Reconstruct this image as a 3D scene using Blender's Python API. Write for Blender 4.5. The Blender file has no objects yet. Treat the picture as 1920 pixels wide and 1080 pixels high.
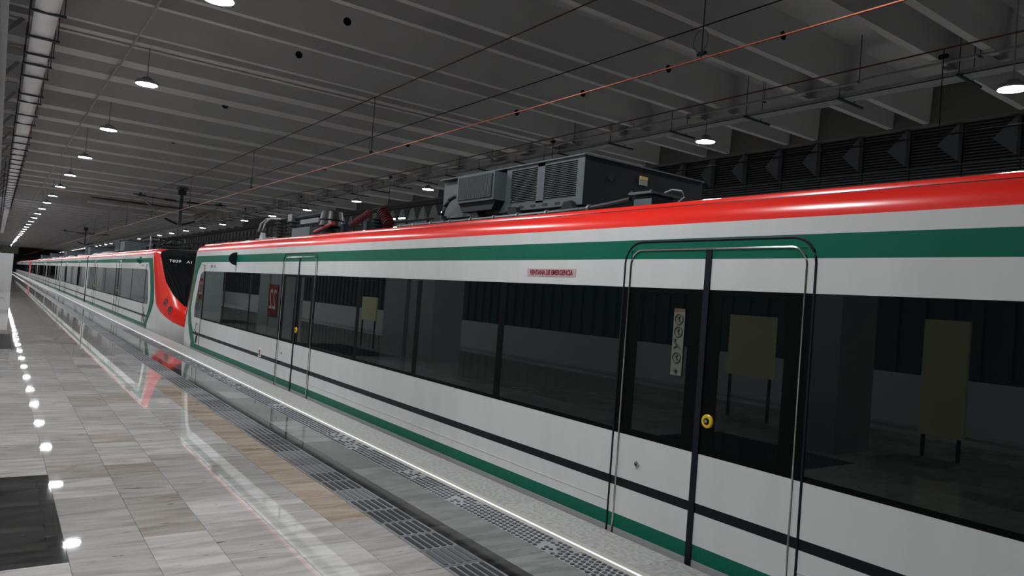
import bpy, bmesh, math, random
from mathutils import Matrix, Vector
random.seed(7)
SC = bpy.context.scene
COL = SC.collection

# ------------------------------------------------------------------ camera, world, exposure
cam_d = bpy.data.cameras.new('camera')
cam_d.sensor_width = 36.0
cam_d.lens = 25.416
cam_d.clip_end = 600
cam_d.clip_start = 0.05
cam = bpy.data.objects.new('camera', cam_d)
COL.objects.link(cam)
cx = Vector((0.8103966622, -0.5809260979, 0.0760402439))      # image right in the world
cdn = Vector((0.0737503841, -0.0276059923, -0.9968945732))    # image down
cf = Vector((0.5812212408, 0.8134880319, 0.0204717189))       # view direction
M = Matrix(((cx.x, -cdn.x, -cf.x, 0), (cx.y, -cdn.y, -cf.y, 0), (cx.z, -cdn.z, -cf.z, 1.65), (0, 0, 0, 1)))
cam.matrix_world = M
SC.camera = cam

world = bpy.data.worlds.new('night')
SC.world = world
world.use_nodes = True
world.node_tree.nodes['Background'].inputs[0].default_value = (0.55, 0.6, 0.65, 1)
world.node_tree.nodes['Background'].inputs[1].default_value = 0.012
SC.view_settings.view_transform = 'Standard'
SC.view_settings.look = 'None'
SC.view_settings.gamma = 1.0
SC.view_settings.use_curve_mapping = False
SC.view_settings.exposure = 0.0
LAMP = 390.0          # radiance of the pendant lamps' lenses
SC.cycles.use_denoising = True
SC.cycles.use_adaptive_sampling = True
SC.cycles.adaptive_threshold = 0.05
SC.cycles.max_bounces = 6
SC.cycles.diffuse_bounces = 3
SC.cycles.glossy_bounces = 4
SC.cycles.transparent_max_bounces = 6
SC.cycles.sample_clamp_indirect = 6.0

# ------------------------------------------------------------------ materials
MATS = {}
def nodes_of(m):
    m.use_nodes = True
    nt = m.node_tree
    nt.nodes.clear()
    return nt, nt.nodes, nt.links

def mat(name, color, rough=0.5, metal=0.0, noise=0.0, nscale=4.0, stretch=(1, 1, 1), bump=0.0, bscale=40.0,
        coat=0.0, rand=0.0, ior=1.5, spec=0.5, rnoise=0.0, color2=None):
    if name in MATS:
        return MATS[name]
    m = bpy.data.materials.new(name)
    nt, N, L = nodes_of(m)
    out = N.new('ShaderNodeOutputMaterial')
    b = N.new('ShaderNodeBsdfPrincipled')
    L.new(b.outputs[0], out.inputs[0])
    b.inputs['Roughness'].default_value = rough
    b.inputs['Metallic'].default_value = metal
    b.inputs['IOR'].default_value = ior
    b.inputs['Coat Weight'].default_value = coat
    b.inputs['Specular IOR Level'].default_value = spec
    b.inputs['Coat Roughness'].default_value = 0.05
    c = (*color, 1)
    geo = N.new('ShaderNodeNewGeometry')
    mp = N.new('ShaderNodeMapping')
    mp.inputs['Scale'].default_value = stretch
    L.new(geo.outputs['Position'], mp.inputs[0])
    src = None
    if noise > 0 or rnoise > 0:
        nz = N.new('ShaderNodeTexNoise')
        nz.inputs['Scale'].default_value = nscale
        nz.inputs['Detail'].default_value = 6
        L.new(mp.outputs[0], nz.inputs['Vector'])
    if noise > 0:
        ramp = N.new('ShaderNodeValToRGB')
        c2 = color2 if color2 else tuple(x * (1 - noise) for x in color)
        ramp.color_ramp.elements[0].color = (*c2, 1)
        ramp.color_ramp.elements[1].color = c
        ramp.color_ramp.elements[0].position = 0.3
        ramp.color_ramp.elements[1].position = 0.68
        L.new(nz.outputs['Fac'], ramp.inputs[0])
        src = ramp.outputs[0]
    if rnoise > 0:
        mr = N.new('ShaderNodeMapRange')
        mr.inputs['To Min'].default_value = rough
        mr.inputs['To Max'].default_value = rough + rnoise
        L.new(nz.outputs['Fac'], mr.inputs[0])
        L.new(mr.outputs[0], b.inputs['Roughness'])
    if rand > 0:
        oi = N.new('ShaderNodeObjectInfo')
        hsv = N.new('ShaderNodeHueSaturation')
        mr = N.new('ShaderNodeMapRange')
        mr.inputs['To Min'].default_value = 1 - rand
        mr.inputs['To Max'].default_value = 1 + rand
        L.new(oi.outputs['Random'], mr.inputs[0])
        L.new(mr.outputs[0], hsv.inputs['Value'])
        if src:
            L.new(src, hsv.inputs['Color'])
        else:
            hsv.inputs['Color'].default_value = c
        src = hsv.outputs[0]
    if src:
        L.new(src, b.inputs['Base Color'])
    else:
        b.inputs['Base Color'].default_value = c
    if bump > 0:
        n2 = N.new('ShaderNodeTexNoise')
        n2.inputs['Scale'].default_value = bscale
        n2.inputs['Detail'].default_value = 3
        L.new(geo.outputs['Position'], n2.inputs['Vector'])
        bp = N.new('ShaderNodeBump')
        bp.inputs['Strength'].default_value = bump
        bp.inputs['Distance'].default_value = 0.01
        L.new(n2.outputs['Fac'], bp.inputs['Height'])
        L.new(bp.outputs[0], b.inputs['Normal'])
    MATS[name] = m
    return m

def emit(name, color, strength):
    m = bpy.data.materials.new(name)
    nt, N, L = nodes_of(m)
    out = N.new('ShaderNodeOutputMaterial')
    e = N.new('ShaderNodeEmission')
    e.inputs[0].default_value = (*color, 1)
    e.inputs[1].default_value = strength
    if strength < 50:
        m.cycles.emission_sampling = 'NONE'
    L.new(e.outputs[0], out.inputs[0])
    MATS[name] = m
    return m

def glass(name, tint, solid, opaque, rough=0.01):
    """tinted train glazing: dark see-through pane with a mirror-like surface"""
    m = bpy.data.materials.new(name)
    nt, N, L = nodes_of(m)
    out = N.new('ShaderNodeOutputMaterial')
    tr = N.new('ShaderNodeBsdfTransparent'); tr.inputs[0].default_value = (*tint, 1)
    df = N.new('ShaderNodeBsdfDiffuse'); df.inputs[0].default_value = (*solid, 1)
    gl = N.new('ShaderNodeBsdfGlossy'); gl.inputs['Roughness'].default_value = rough
    gl.inputs[0].default_value = (0.86, 0.93, 0.93, 1)
    mx = N.new('ShaderNodeMixShader'); mx.inputs[0].default_value = opaque
    L.new(tr.outputs[0], mx.inputs[1]); L.new(df.outputs[0], mx.inputs[2])
    fr = N.new('ShaderNodeFresnel'); fr.inputs[0].default_value = 1.54
    m2 = N.new('ShaderNodeMixShader')
    L.new(fr.outputs[0], m2.inputs[0]); L.new(mx.outputs[0], m2.inputs[1]); L.new(gl.outputs[0], m2.inputs[2])
    L.new(m2.outputs[0], out.inputs[0])
    MATS[name] = m
    return m

def marble(name, c_lo, c_hi, vein, rough=0.06, rand=0.12, warm=0.0, brick=False, spec=0.5):
    """polished stone with long streaky veins; every tile takes its own tone"""
    m = bpy.data.materials.new(name)
    nt, N, L = nodes_of(m)
    out = N.new('ShaderNodeOutputMaterial')
    b = N.new('ShaderNodeBsdfPrincipled')
    L.new(b.outputs[0], out.inputs[0])
    b.inputs['Roughness'].default_value = rough
    b.inputs['IOR'].default_value = 1.6
    b.inputs['Specular IOR Level'].default_value = spec
    geo = N.new('ShaderNodeNewGeometry')
    oi = N.new('ShaderNodeObjectInfo')
    add = N.new('ShaderNodeVectorMath'); add.operation = 'ADD'
    sc = N.new('ShaderNodeMath'); sc.operation = 'MULTIPLY'; sc.inputs[1].default_value = 37.0
    L.new(oi.outputs['Random'], sc.inputs[0])
    L.new(geo.outputs['Position'], add.inputs[0]); L.new(sc.outputs[0], add.inputs[1])
    mp = N.new('ShaderNodeMapping'); mp.inputs['Scale'].default_value = (1.3, 6.0, 1)
    L.new(add.outputs[0], mp.inputs[0])
    n1 = N.new('ShaderNodeTexNoise'); n1.inputs['Scale'].default_value = 1.6; n1.inputs['Detail'].default_value = 8
    n1.inputs['Distortion'].default_value = 0.8
    L.new(mp.outputs[0], n1.inputs['Vector'])
    r1 = N.new('ShaderNodeValToRGB')
    r1.color_ramp.elements[0].position = 0.3; r1.color_ramp.elements[0].color = (*c_lo, 1)
    r1.color_ramp.elements[1].position = 0.62; r1.color_ramp.elements[1].color = (*c_hi, 1)
    L.new(n1.outputs['Fac'], r1.inputs[0])
    n2 = N.new('ShaderNodeTexNoise'); n2.inputs['Scale'].default_value = 3.4; n2.inputs['Detail'].default_value = 10
    n2.inputs['Distortion'].default_value = 1.6
    L.new(mp.outputs[0], n2.inputs['Vector'])
    r2 = N.new('ShaderNodeValToRGB')
    r2.color_ramp.elements[0].position = 0.27; r2.color_ramp.elements[0].color = (1, 1, 1, 1)
    r2.color_ramp.elements[1].position = 0.33; r2.color_ramp.elements[1].color = (0, 0, 0, 1)
    L.new(n2.outputs['Fac'], r2.inputs[0])
    mx = N.new('ShaderNodeMix'); mx.data_type = 'RGBA'
    L.new(r2.outputs[0], mx.inputs[0]); L.new(r1.outputs[0], mx.inputs[6]); mx.inputs[7].default_value = (*vein, 1)
    src = mx.outputs[2]
    hsv = N.new('ShaderNodeHueSaturation')
    mr = N.new('ShaderNodeMapRange'); mr.inputs['To Min'].default_value = 1 - rand; mr.inputs['To Max'].default_value = 1 + rand
    L.new(oi.outputs['Random'], mr.inputs[0]); L.new(mr.outputs[0], hsv.inputs['Value']); L.new(src, hsv.inputs['Color'])
    src = hsv.outputs[0]
    if brick:
        bk = N.new('ShaderNodeTexBrick')
        mp2 = N.new('ShaderNodeMapping'); mp2.inputs['Rotation'].default_value = (0, 0, math.radians(90))
        L.new(geo.outputs['Position'], mp2.inputs[0]); L.new(mp2.outputs[0], bk.inputs['Vector'])
        bk.inputs['Scale'].default_value = 1.0
        bk.inputs['Brick Width'].default_value = 0.62; bk.inputs['Row Height'].default_value = 0.41
        bk.inputs['Mortar Size'].default_value = 0.003; bk.inputs['Bias'].default_value = 0
        bk.inputs['Color1'].default_value = (0.72, 0.7, 0.69, 1); bk.inputs['Color2'].default_value = (1, 1, 1, 1)
        bk.inputs['Mortar'].default_value = (0.5, 0.48, 0.46, 1)
        ml = N.new('ShaderNodeMix'); ml.data_type = 'RGBA'; ml.blend_type = 'MULTIPLY'; ml.inputs[0].default_value = 1
        L.new(src, ml.inputs[6]); L.new(bk.outputs['Color'], ml.inputs[7])
        src = ml.outputs[2]
    L.new(src, b.inputs['Base Color'])
    n3 = N.new('ShaderNodeTexNoise'); n3.inputs['Scale'].default_value = 2.2; n3.inputs['Detail'].default_value = 2
    L.new(geo.outputs['Position'], n3.inputs['Vector'])
    bp = N.new('ShaderNodeBump'); bp.inputs['Strength'].default_value = 0.02; bp.inputs['Distance'].default_value = 0.01
    L.new(n3.outputs['Fac'], bp.inputs['Height']); L.new(bp.outputs[0], b.inputs['Normal'])
    MATS[name] = m
    return m

WHITE = mat('train_white', (0.64, 0.645, 0.64), 0.34, noise=0.07, nscale=1.6, stretch=(1, 3, 0.8))
RED = mat('train_red', (0.82, 0.022, 0.012), 0.24, coat=0.3)
GREEN = mat('train_green', (0.0, 0.125, 0.072), 0.45, noise=0.1, nscale=2, spec=0.22)
BLACK = mat('stripe_black', (0.005, 0.006, 0.010), 0.4, spec=0.25)
MATTB = mat('frit_black', (0.002, 0.003, 0.003), 0.5, spec=0.06)
SILL = mat('sill_steel', (0.40, 0.40, 0.39), 0.5, metal=0.1)
UNDER = mat('underframe', (0.03, 0.03, 0.033), 0.7)
ROOF = mat('roof_grey', (0.07, 0.075, 0.08), 0.6)
RUBBER = mat('rubber_seal', (0.006, 0.008, 0.014), 0.55, spec=0.2)
CHROME = mat('chrome', (0.62, 0.6, 0.57), 0.18, metal=1.0)
SEAMGREY = mat('seam_grey', (0.12, 0.12, 0.13), 0.5)
GLASS = glass('tinted_glass', (0.13, 0.165, 0.16), (0.004, 0.008, 0.008), 0.55)
BGLASS = glass('black_glass', (0.0, 0.0, 0.0), (0.004, 0.005, 0.006), 1.0)
WSHIELD = glass('windshield_glass', (0.1, 0.11, 0.12), (0.006, 0.007, 0.008), 0.8)
YELLOW = mat('button_yellow', (0.75, 0.46, 0.02), 0.35)
PINK = mat('plate_pink', (0.50, 0.36, 0.37), 0.5)
DKRED = mat('letter_red', (0.25, 0.01, 0.02), 0.5)
PAPER = mat('sticker_paper', (0.42, 0.44, 0.38), 0.6)
INK = mat('ink_black', (0.01, 0.01, 0.01), 0.6)
LETTER = mat('letter_white', (0.8, 0.8, 0.8), 0.5)
LINING = mat('interior_lining', (0.16, 0.17, 0.17), 0.6)
INFLOOR = mat('interior_floor', (0.06, 0.06, 0.065), 0.5)
CREAM = mat('cream_panel', (0.88, 0.82, 0.48), 0.6)
SEATG = mat('seat_fabric', (0.03, 0.09, 0.085), 0.8)
STEELG = mat('unit_grey', (0.085, 0.105, 0.115), 0.5, noise=0.1)
STEELD = mat('unit_dark', (0.012, 0.018, 0.022), 0.6, noise=0.1, spec=0.25)
GRILLED = mat('grille_dark', (0.015, 0.016, 0.018), 0.7)
HOSE = mat('hose_black', (0.02, 0.022, 0.025), 0.45)
CLAMP = mat('clamp_steel', (0.2, 0.21, 0.22), 0.45, metal=0.4)
PORC = mat('insulator_brown', (0.022, 0.02, 0.02), 0.35)
PORCR = mat('insulator_red', (0.075, 0.004, 0.008), 0.5)
BRIGHTRED = mat('sleeve_red', (0.34, 0.02, 0.03), 0.5)
COPPER = mat('copper_wire', (0.42, 0.11, 0.06), 0.4, metal=0.5)
BRONZE = mat('bronze_wire', (0.10, 0.035, 0.03), 0.5, metal=0.3)
WIRE = mat('dark_wire', (0.02, 0.018, 0.018), 0.8, spec=0.05)
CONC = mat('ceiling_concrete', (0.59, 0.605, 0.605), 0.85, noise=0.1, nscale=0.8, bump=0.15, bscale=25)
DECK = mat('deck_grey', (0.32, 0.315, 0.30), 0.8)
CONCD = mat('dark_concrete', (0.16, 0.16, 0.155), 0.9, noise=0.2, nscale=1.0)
LOUV = mat('louvre_metal', (0.10, 0.11, 0.118), 0.7, spec=0.25)
FACET = mat('facet_metal', (0.125, 0.14, 0.155), 0.65, spec=0.25)
GALV = mat('galvanised', (0.42, 0.45, 0.46), 0.42, metal=0.2, noise=0.15)
FOIL = mat('duct_foil', (0.88, 0.88, 0.9), 0.3, metal=0.0, noise=0.12, nscale=3, bump=0.5, bscale=7)
STRUT = mat('strut_dark', (0.035, 0.045, 0.055), 0.6)
PIPEW = mat('conduit_light', (0.30, 0.30, 0.29), 0.5)
LAMPB = mat('lamp_housing', (0.28, 0.31, 0.33), 0.45)
STONE = marble('floor_marble', (0.355, 0.33, 0.315), (0.53, 0.51, 0.50), (0.18, 0.145, 0.12), rough=0.018, rand=0.16)
STONEW = marble('floor_marble_tan', (0.33, 0.25, 0.19), (0.50, 0.42, 0.345), (0.12, 0.07, 0.04), rand=0.08, rough=0.018)
STONED = marble('floor_marble_brown', (0.29, 0.25, 0.22), (0.46, 0.42, 0.385), (0.17, 0.13, 0.1), rand=0.08, rough=0.018)
STONEF = marble('floor_marble_far', (0.31, 0.28, 0.265), (0.48, 0.45, 0.43), (0.2, 0.16, 0.13), brick=True, rough=0.018)
STONEB = marble('floor_black', (0.012, 0.013, 0.012), (0.045, 0.047, 0.045), (0.16, 0.16, 0.15), rand=0.0, rough=0.03, spec=0.3)
GRANB = marble('granite_black', (0.012, 0.012, 0.012), (0.06, 0.058, 0.055), (0.02, 0.017, 0.014), rand=0.3, rough=0.06, spec=0.12)
GRANG = marble('granite_grey', (0.10, 0.10, 0.097), (0.17, 0.168, 0.163), (0.07, 0.065, 0.06), rand=0.55, rough=0.06, spec=0.16)
TACT = mat('tactile_grey', (0.20, 0.205, 0.215), 0.45, noise=0.15, nscale=8, rand=0.25)
TBAR = mat('tactile_bar', (0.022, 0.024, 0.027), 0.5, rand=0.3)
TBARL = mat('tactile_bar_worn', (0.11, 0.115, 0.125), 0.5, rand=0.2)
DOTT = mat('dot_tile', (0.36, 0.37, 0.38), 0.5, noise=0.2, nscale=6, rand=0.15)
DOTS = mat('dot_stud', (0.05, 0.055, 0.065), 0.45, rand=0.3)
CREAMST = mat('cream_stone', (0.50, 0.48, 0.42), 0.4, noise=0.12, nscale=5)
EDGE = mat('edge_granite', (0.46, 0.455, 0.44), 0.5, noise=0.35, nscale=30, rand=0.06, color2=(0.26, 0.25, 0.24))
GROUT = mat('grout', (0.26, 0.24, 0.22), 0.8)
WALLW = mat('wall_white', (0.80, 0.80, 0.79), 0.5)
PILLAR = mat('pillar_grey', (0.36, 0.40, 0.39), 0.5, noise=0.1)
SIGNR = mat('sign_red', (0.32, 0.008, 0.02), 0.4)
PIT = mat('track_bed', (0.06, 0.058, 0.055), 0.9)
LENS = emit('lamp_lens', (0.95, 0.98, 1.0), LAMP)
LEDM = emit('edge_led', (0.85, 0.90, 1.0), 1.3)
TUBE = emit('hall_tube', (0.95, 0.98, 1.0), 14.0)
SCREEN = mat('board_screen', (0.05, 0.05, 0.03), 0.5, spec=0.1)

# ------------------------------------------------------------------ mesh helpers
class MB:
    def __init__(s):
        s.v, s.f, s.m = [], [], []
    def quad(s, *p, m=0):
        i = len(s.v)
        s.v += [tuple(q) for q in p]
        s.f.append(tuple(range(i, i + len(p))))
        s.m.append(m)
    def box(s, x0, x1, y0, y1, z0, z1, m=0):
        i = len(s.v)
        s.v += [(x, y, z) for x in (x0, x1) for y in (y0, y1) for z in (z0, z1)]
        for a in ((0, 1, 3, 2), (4, 6, 7, 5), (0, 4, 5, 1), (2, 3, 7, 6), (0, 2, 6, 4), (1, 5, 7, 3)):
            s.f.append(tuple(i + k for k in a)); s.m.append(m)
        return s
    def tube(s, pts, r, n=8, m=0, closed=False, caps=True):
        pts = [Vector(p) for p in pts]
        rs = r if isinstance(r, (list, tuple)) else [r] * len(pts)
        rings = []
        for k, p in enumerate(pts):
            a = pts[k - 1] if (k > 0 or closed) else p
            b = pts[(k + 1) % len(pts)] if (k < len(pts) - 1 or closed) else p
            d = (b - a)
            d = d.normalized() if d.length > 1e-9 else Vector((0, 0, 1))
            ref = Vector((0, 0, 1)) if abs(d.z) < 0.9 else Vector((1, 0, 0))
            u = d.cross(ref).normalized(); w = d.cross(u).normalized()
            i = len(s.v)
            for q in range(n):
                t = 2 * math.pi * q / n
                s.v.append(tuple(p + (u * math.cos(t) + w * math.sin(t)) * rs[k]))
            rings.append(i)
        pairs = list(zip(rings[:-1], rings[1:])) + ([(rings[-1], rings[0])] if closed else [])
        for a, b in pairs:
            for q in range(n):
                s.f.append((a + q, a + (q + 1) % n, b + (q + 1) % n, b + q)); s.m.append(m)
        if caps and not closed:
            s.f.append(tuple(rings[0] + q for q in range(n))[::-1]); s.m.append(m)
            s.f.append(tuple(rings[-1] + q for q in range(n))); s.m.append(m)
        return s
    def lathe(s, prof, origin=(0, 0, 0), axis=(0, 0, 1), n=16, m=0):
        """prof = [(radius, height)] turned about axis"""
        o = Vector(origin); d = Vector(axis).normalized()
        ref = Vector((0, 0, 1)) if abs(d.z) < 0.9 else Vector((1, 0, 0))
        u = d.cross(ref).normalized(); w = d.cross(u).normalized()
        rings = []
        for r, h in prof:
            i = len(s.v)
            for q in range(n):
                t = 2 * math.pi * q / n
                s.v.append(tuple(o + d * h + (u * math.cos(t) + w * math.sin(t)) * r))
            rings.append(i)
        for a, b in zip(rings[:-1], rings[1:]):
            for q in range(n):
                s.f.append((a + q, a + (q + 1) % n, b + (q + 1) % n, b + q)); s.m.append(m)
        s.f.append(tuple(rings[0] + q for q in range(n))[::-1]); s.m.append(m)
        s.f.append(tuple(rings[-1] + q for q in range(n))); s.m.append(m)
        return s
    def prism(s, poly, a, b, fn, m=0):
        """outline poly [(p,q)] extruded from depth a to depth b; fn(p,q,depth) gives the point"""
        n = len(poly); i = len(s.v)
        s.v += [tuple(fn(p, q, a)) for p, q in poly] + [tuple(fn(p, q, b)) for p, q in poly]
        s.f.append(tuple(i + k for k in range(n))); s.m.append(m)
        s.f.append(tuple(i + n + k for k in range(n))[::-1]); s.m.append(m)
        for k in range(n):
            s.f.append((i + k, i + n + k, i + n + (k + 1) % n, i + (k + 1) % n)); s.m.append(m)
        return s
    def mesh(s, name, mats, smooth=False, off=(0, 0, 0), merge=True):
        me = bpy.data.meshes.new(name)
        o = Vector(off)
        me.from_pydata([tuple(Vector(p) - o) for p in s.v], [], s.f)
        for mm in (mats if isinstance(mats, (list, tuple)) else [mats]):
            me.materials.append(mm)
        for p, k in zip(me.polygons, s.m):
            p.material_index = k
        bm = bmesh.new(); bm.from_mesh(me)
        if merge:
            bmesh.ops.remove_doubles(bm, verts=bm.verts, dist=1e-5)
        bmesh.ops.recalc_face_normals(bm, faces=bm.faces)
        bm.to_mesh(me); bm.free()
        if smooth:
            for p in me.polygons:
                p.use_smooth = True
            try:
                me.set_sharp_from_angle(angle=math.radians(35))
            except Exception:
                pass
        return me

def tag(o, label=None, cat=None, group=None, kind=None):
    if label: o['label'] = label
    if cat: o['category'] = cat
    if group: o['group'] = group
    if kind: o['kind'] = kind
    return o

def link(name, me, parent=None, loc=(0, 0, 0)):
    o = bpy.data.objects.new(name, me)
    COL.objects.link(o)
    o.location = loc
    if parent is not None:
        o.parent = parent
    return o

def wpos(o):
    p = Vector(o.location)
    while o.parent is not None:
        o = o.parent
        p += Vector(o.location)
    return p

def obj(name, mb, mats, parent=None, smooth=False, merge=True):
    """mesh given in world coordinates; its origin sits at its parent's origin or, for a single thing, at its base"""
    if parent is not None:
        off = wpos(parent)
        return link(name, mb.mesh(name, mats, smooth, off, merge), parent)
    xs = [v[0] for v in mb.v]; ys = [v[1] for v in mb.v]; zs = [v[2] for v in mb.v]
    off = Vector(((min(xs) + max(xs)) / 2, (min(ys) + max(ys)) / 2, min(zs)))
    return link(name, mb.mesh(name, mats, smooth, off, merge), None, off)

def empty(name, loc):
    o = bpy.data.objects.new(name, None)
    o.empty_display_size = 0.2
    COL.objects.link(o)
    o.location = loc
    return o

def text_mb(body, size, fn, depth=0.002, shear=0.0, sx=1.0, align='CENTER', bold=0.0):
    """lettering as solid mesh; fn(p, q, d) places reading direction p, up q, depth d"""
    cu = bpy.data.curves.new('t', 'FONT')
    cu.body = body; cu.size = size; cu.align_x = align; cu.align_y = 'CENTER'
    cu.extrude = depth / 2; cu.offset = bold; cu.shear = shear; cu.resolution_u = 3
    ob = bpy.data.objects.new('t', cu); COL.objects.link(ob)
    dg = bpy.context.evaluated_depsgraph_get()
    me = bpy.data.meshes.new_from_object(ob.evaluated_get(dg))
    mb = MB()
    mb.v = [tuple(fn(v.co.x * sx, v.co.y, v.co.z)) for v in me.vertices]
    mb.f = [tuple(p.vertices) for p in me.polygons]
    mb.m = [0] * len(mb.f)
    bpy.data.objects.remove(ob); bpy.data.curves.remove(cu); bpy.data.meshes.remove(me)
    return mb

def ordinal(n):
    w = ['first', 'second', 'third', 'fourth', 'fifth', 'sixth', 'seventh', 'eighth', 'ninth', 'tenth', 'eleventh',
         'twelfth', 'thirteenth', 'fourteenth', 'fifteenth', 'sixteenth', 'seventeenth', 'eighteenth', 'nineteenth', 'twentieth']
    return w[n]

# ------------------------------------------------------------------ the setting: platform, tracks, walls
YF = 216.0        # far end of the hall
Y0 = -16.0
PE = 3.87         # platform edge
D = 3.93          # side of the trains
base = MB().box(-5.8, 3.86, Y0, YF, -1.15, -0.014)
floor = obj('floor', base, GROUT)
tag(floor, 'polished stone station platform beside the train', kind='structure')

def tile(name, x0, x1, y0, y1, m, z0=-0.013, z1=0.0, parent=floor, gap=0.0013):
    mb = MB().box(x0 + gap, x1 - gap, y0 + gap, y1 - gap, z0, z1)
    return obj(name, mb, m, parent)

cols = [-0.35, 0.05, 0.46, 0.88, 1.26, 1.66, 2.06, 2.36]
YT = 18.4
black_rows = [(4.73, 6.81), (17.2, 21.0)]
rng = random.Random(3)
for ci in range(len(cols) - 1):
    x0, x1 = cols[ci], cols[ci + 1]
    y = 1.2 + 0.21 * ((ci * 2) % 3)
    while y < YT:
        if ci == 2:
            L = 0.93 if y < 6.0 or y > 8.0 else 0.61
        else:
            L = rng.choice([0.46, 0.61, 0.61, 0.92])
        if ci == 2 and y < 6.61 < y + L + 0.2:
            y1 = 6.61
        elif ci == 2 and abs(y - 6.61) < 0.01:
            y1 = 7.22
        else:
            y1 = y + L
        y1 = min(y1, YT)
        if x1 <= 0.47:
            for a, b in black_rows:
                if y < a < y1: y1 = a
                if a <= y < b: y1 = max(y, b)
            inside = any(a <= y + 1e-6 and y1 <= b + 1e-6 for a, b in black_rows)
            if inside:
                y = y1
                continue
        m = STONE
        if ci == 6 and 4.8 < y < 11.5: m = STONEW
        if ci == 2 and abs(y - 6.61) < 0.02: m = STONED
        if ci in (3, 4) and rng.random() < 0.15: m = STONED
        if y1 - y > 0.03:
            tile('floor_tile', x0, x1, y, y1, m)
        y = y1
tile('black_floor_tile', -0.9, 0.46, 4.73, 6.81, STONEB)
tile('black_floor_tile', -0.9, 0.46, 17.2, 21.0, STONEB)
for yy in (29.8, 42.0, 54.5):
    tile('black_floor_tile', -0.9, 0.46, yy, yy + 2.6, STONEB)
# the paving beyond and behind, too far away or out of view to pick its tiles apart
far = MB()
far.box(0.4622, 2.358, YT, YF, -0.013, 0)
last = YT
for a, b in [(18.4, 21.0), (29.8, 32.4), (42.0, 44.6), (54.5, 57.1), (YF, YF)]:
    if a > last: far.box(-0.9, 0.4578, last, a, -0.013, 0)
    last = b
far.box(-4.5, -0.9022, Y0, YF, -0.013, 0)
far.box(-0.9, -0.352, Y0, 4.73, -0.013, 0); far.box(-0.9, -0.352, 6.81, 17.2, -0.013, 0); far.box(-0.9, -0.352, 17.2, 17.2, -0.013, 0)
far.box(-0.352, 2.358, Y0, 1.198, -0.013, 0)
o = obj('floor_paving', far, STONEF, floor, merge=False); o['kind'] = 'stuff'

# tactile guidance strip: slabs with five long bars
def tact_mesh(barmat):
    mb = MB().box(-0.148, 0.148, -0.148, 0.148, -0.013, 0.0)
    for k in range(5):
        xc = -0.108 + k * 0.054
        n = 5
        out = []
        for q in range(n + 1):
            t = math.pi * q / n
            out.append((xc + 0.016 * math.cos(t), 0.115 + 0.014 * math.sin(t)))
        for q in range(n + 1):
            t = math.pi + math.pi * q / n
            out.append((xc + 0.016 * math.cos(t), -0.115 + 0.014 * math.sin(t)))
        mb.prism(out, -0.001, 0.004, lambda p, q, d: (p, q, d), m=1)
    return mb.mesh('tactile_slab', [TACT, barmat])
tm = [tact_mesh(TBAR), tact_mesh(TBARL)]
y = 2.75; k = 0
while y < 26:
    link('tactile_slab', tm[1] if rng.random() < 0.34 else tm[0], floor, Vector((2.511, y, 0)) - wpos(floor))
    y += 0.302
yt = y - 0.151
mb = MB().box(2.362, 2.66, yt, YF, -0.013, 0)
while y < 90:
    for q in range(5):
        xc = 2.511 - 0.108 + q * 0.054
        mb.box(xc - 0.016, xc + 0.016, y - 0.12, y + 0.12, -0.001, 0.004, m=1)
    y += 0.302
o = obj('tactile_strip_far', mb, [TACT, TBAR], floor, merge=False); o['kind'] = 'stuff'
mb = MB().box(2.362, 2.66, Y0, 2.6, -0.013, 0)
o = obj('tactile_strip_near', mb, TACT, floor)

# dark granite band, grey granite slabs
y = 1.5
while y < 24:
    tile('black_granite_slab', 2.663, 2.80, y, y + 0.9, GRANB); y += 0.9
tile('black_granite_slab', 2.663, 2.80, y, YF, GRANB); tile('black_granite_slab', 2.663, 2.80, Y0, 1.5, GRANB)
y = 1.3
while y < 24:
    tile('grey_granite_slab', 2.80, 3.13, y, y + 0.62, GRANG); y += 0.62
tile('grey_granite_slab', 2.80, 3.13, y, YF, GRANG); tile('grey_granite_slab', 2.80, 3.13, Y0, 1.3, GRANG)

# warning slabs with round studs
def dot_mesh(missing):
    mb = MB().box(-0.118, 0.118, -0.148, 0.148, -0.013, 0.0)
    r2 = random.Random(missing)
    for a in range(5):
        for b in range(6):
            if missing and r2.random() < 0.35: continue
            xc = -0.095 + a * 0.0475; yc = -0.123 + b * 0.049 + (0.012 if a % 2 else -0.012)
            out = [(xc + 0.0165 * math.cos(t * math.pi / 4), yc + 0.0165 * math.sin(t * math.pi / 4)) for t in range(8)]
            mb.prism(out, -0.001, 0.004, lambda p, q, d: (p, q, d), m=1)
    return mb.mesh('studded_slab', [DOTT, DOTS])
dm = [dot_mesh(0), dot_mesh(0), dot_mesh(5), dot_mesh(9)]
y = 2.6
while y < 24:
    link('studded_slab', rng.choice(dm), floor, Vector((3.25, y, 0)) - wpos(floor)); y += 0.302
mb = MB().box(3.132, 3.368, y - 0.151, YF, -0.013, 0)
while y < 60:
    for a in range(5):
        for b in range(6):
            xc = 3.25 - 0.095 + a * 0.0475; yc = y - 0.123 + b * 0.049
            mb.quad((xc - .014, yc - .014, .003), (xc + .014, yc - .014, .003), (xc + .014, yc + .014, .003), (xc - .014, yc + .014, .003), m=1)
    y += 0.302
o = obj('studded_strip_far', mb, [DOTT, DOTS], floor, merge=False); o['kind'] = 'stuff'
obj('studded_strip_near', MB().box(3.132, 3.368, Y0, 2.45, -0.013, 0), DOTT, floor)
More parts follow.
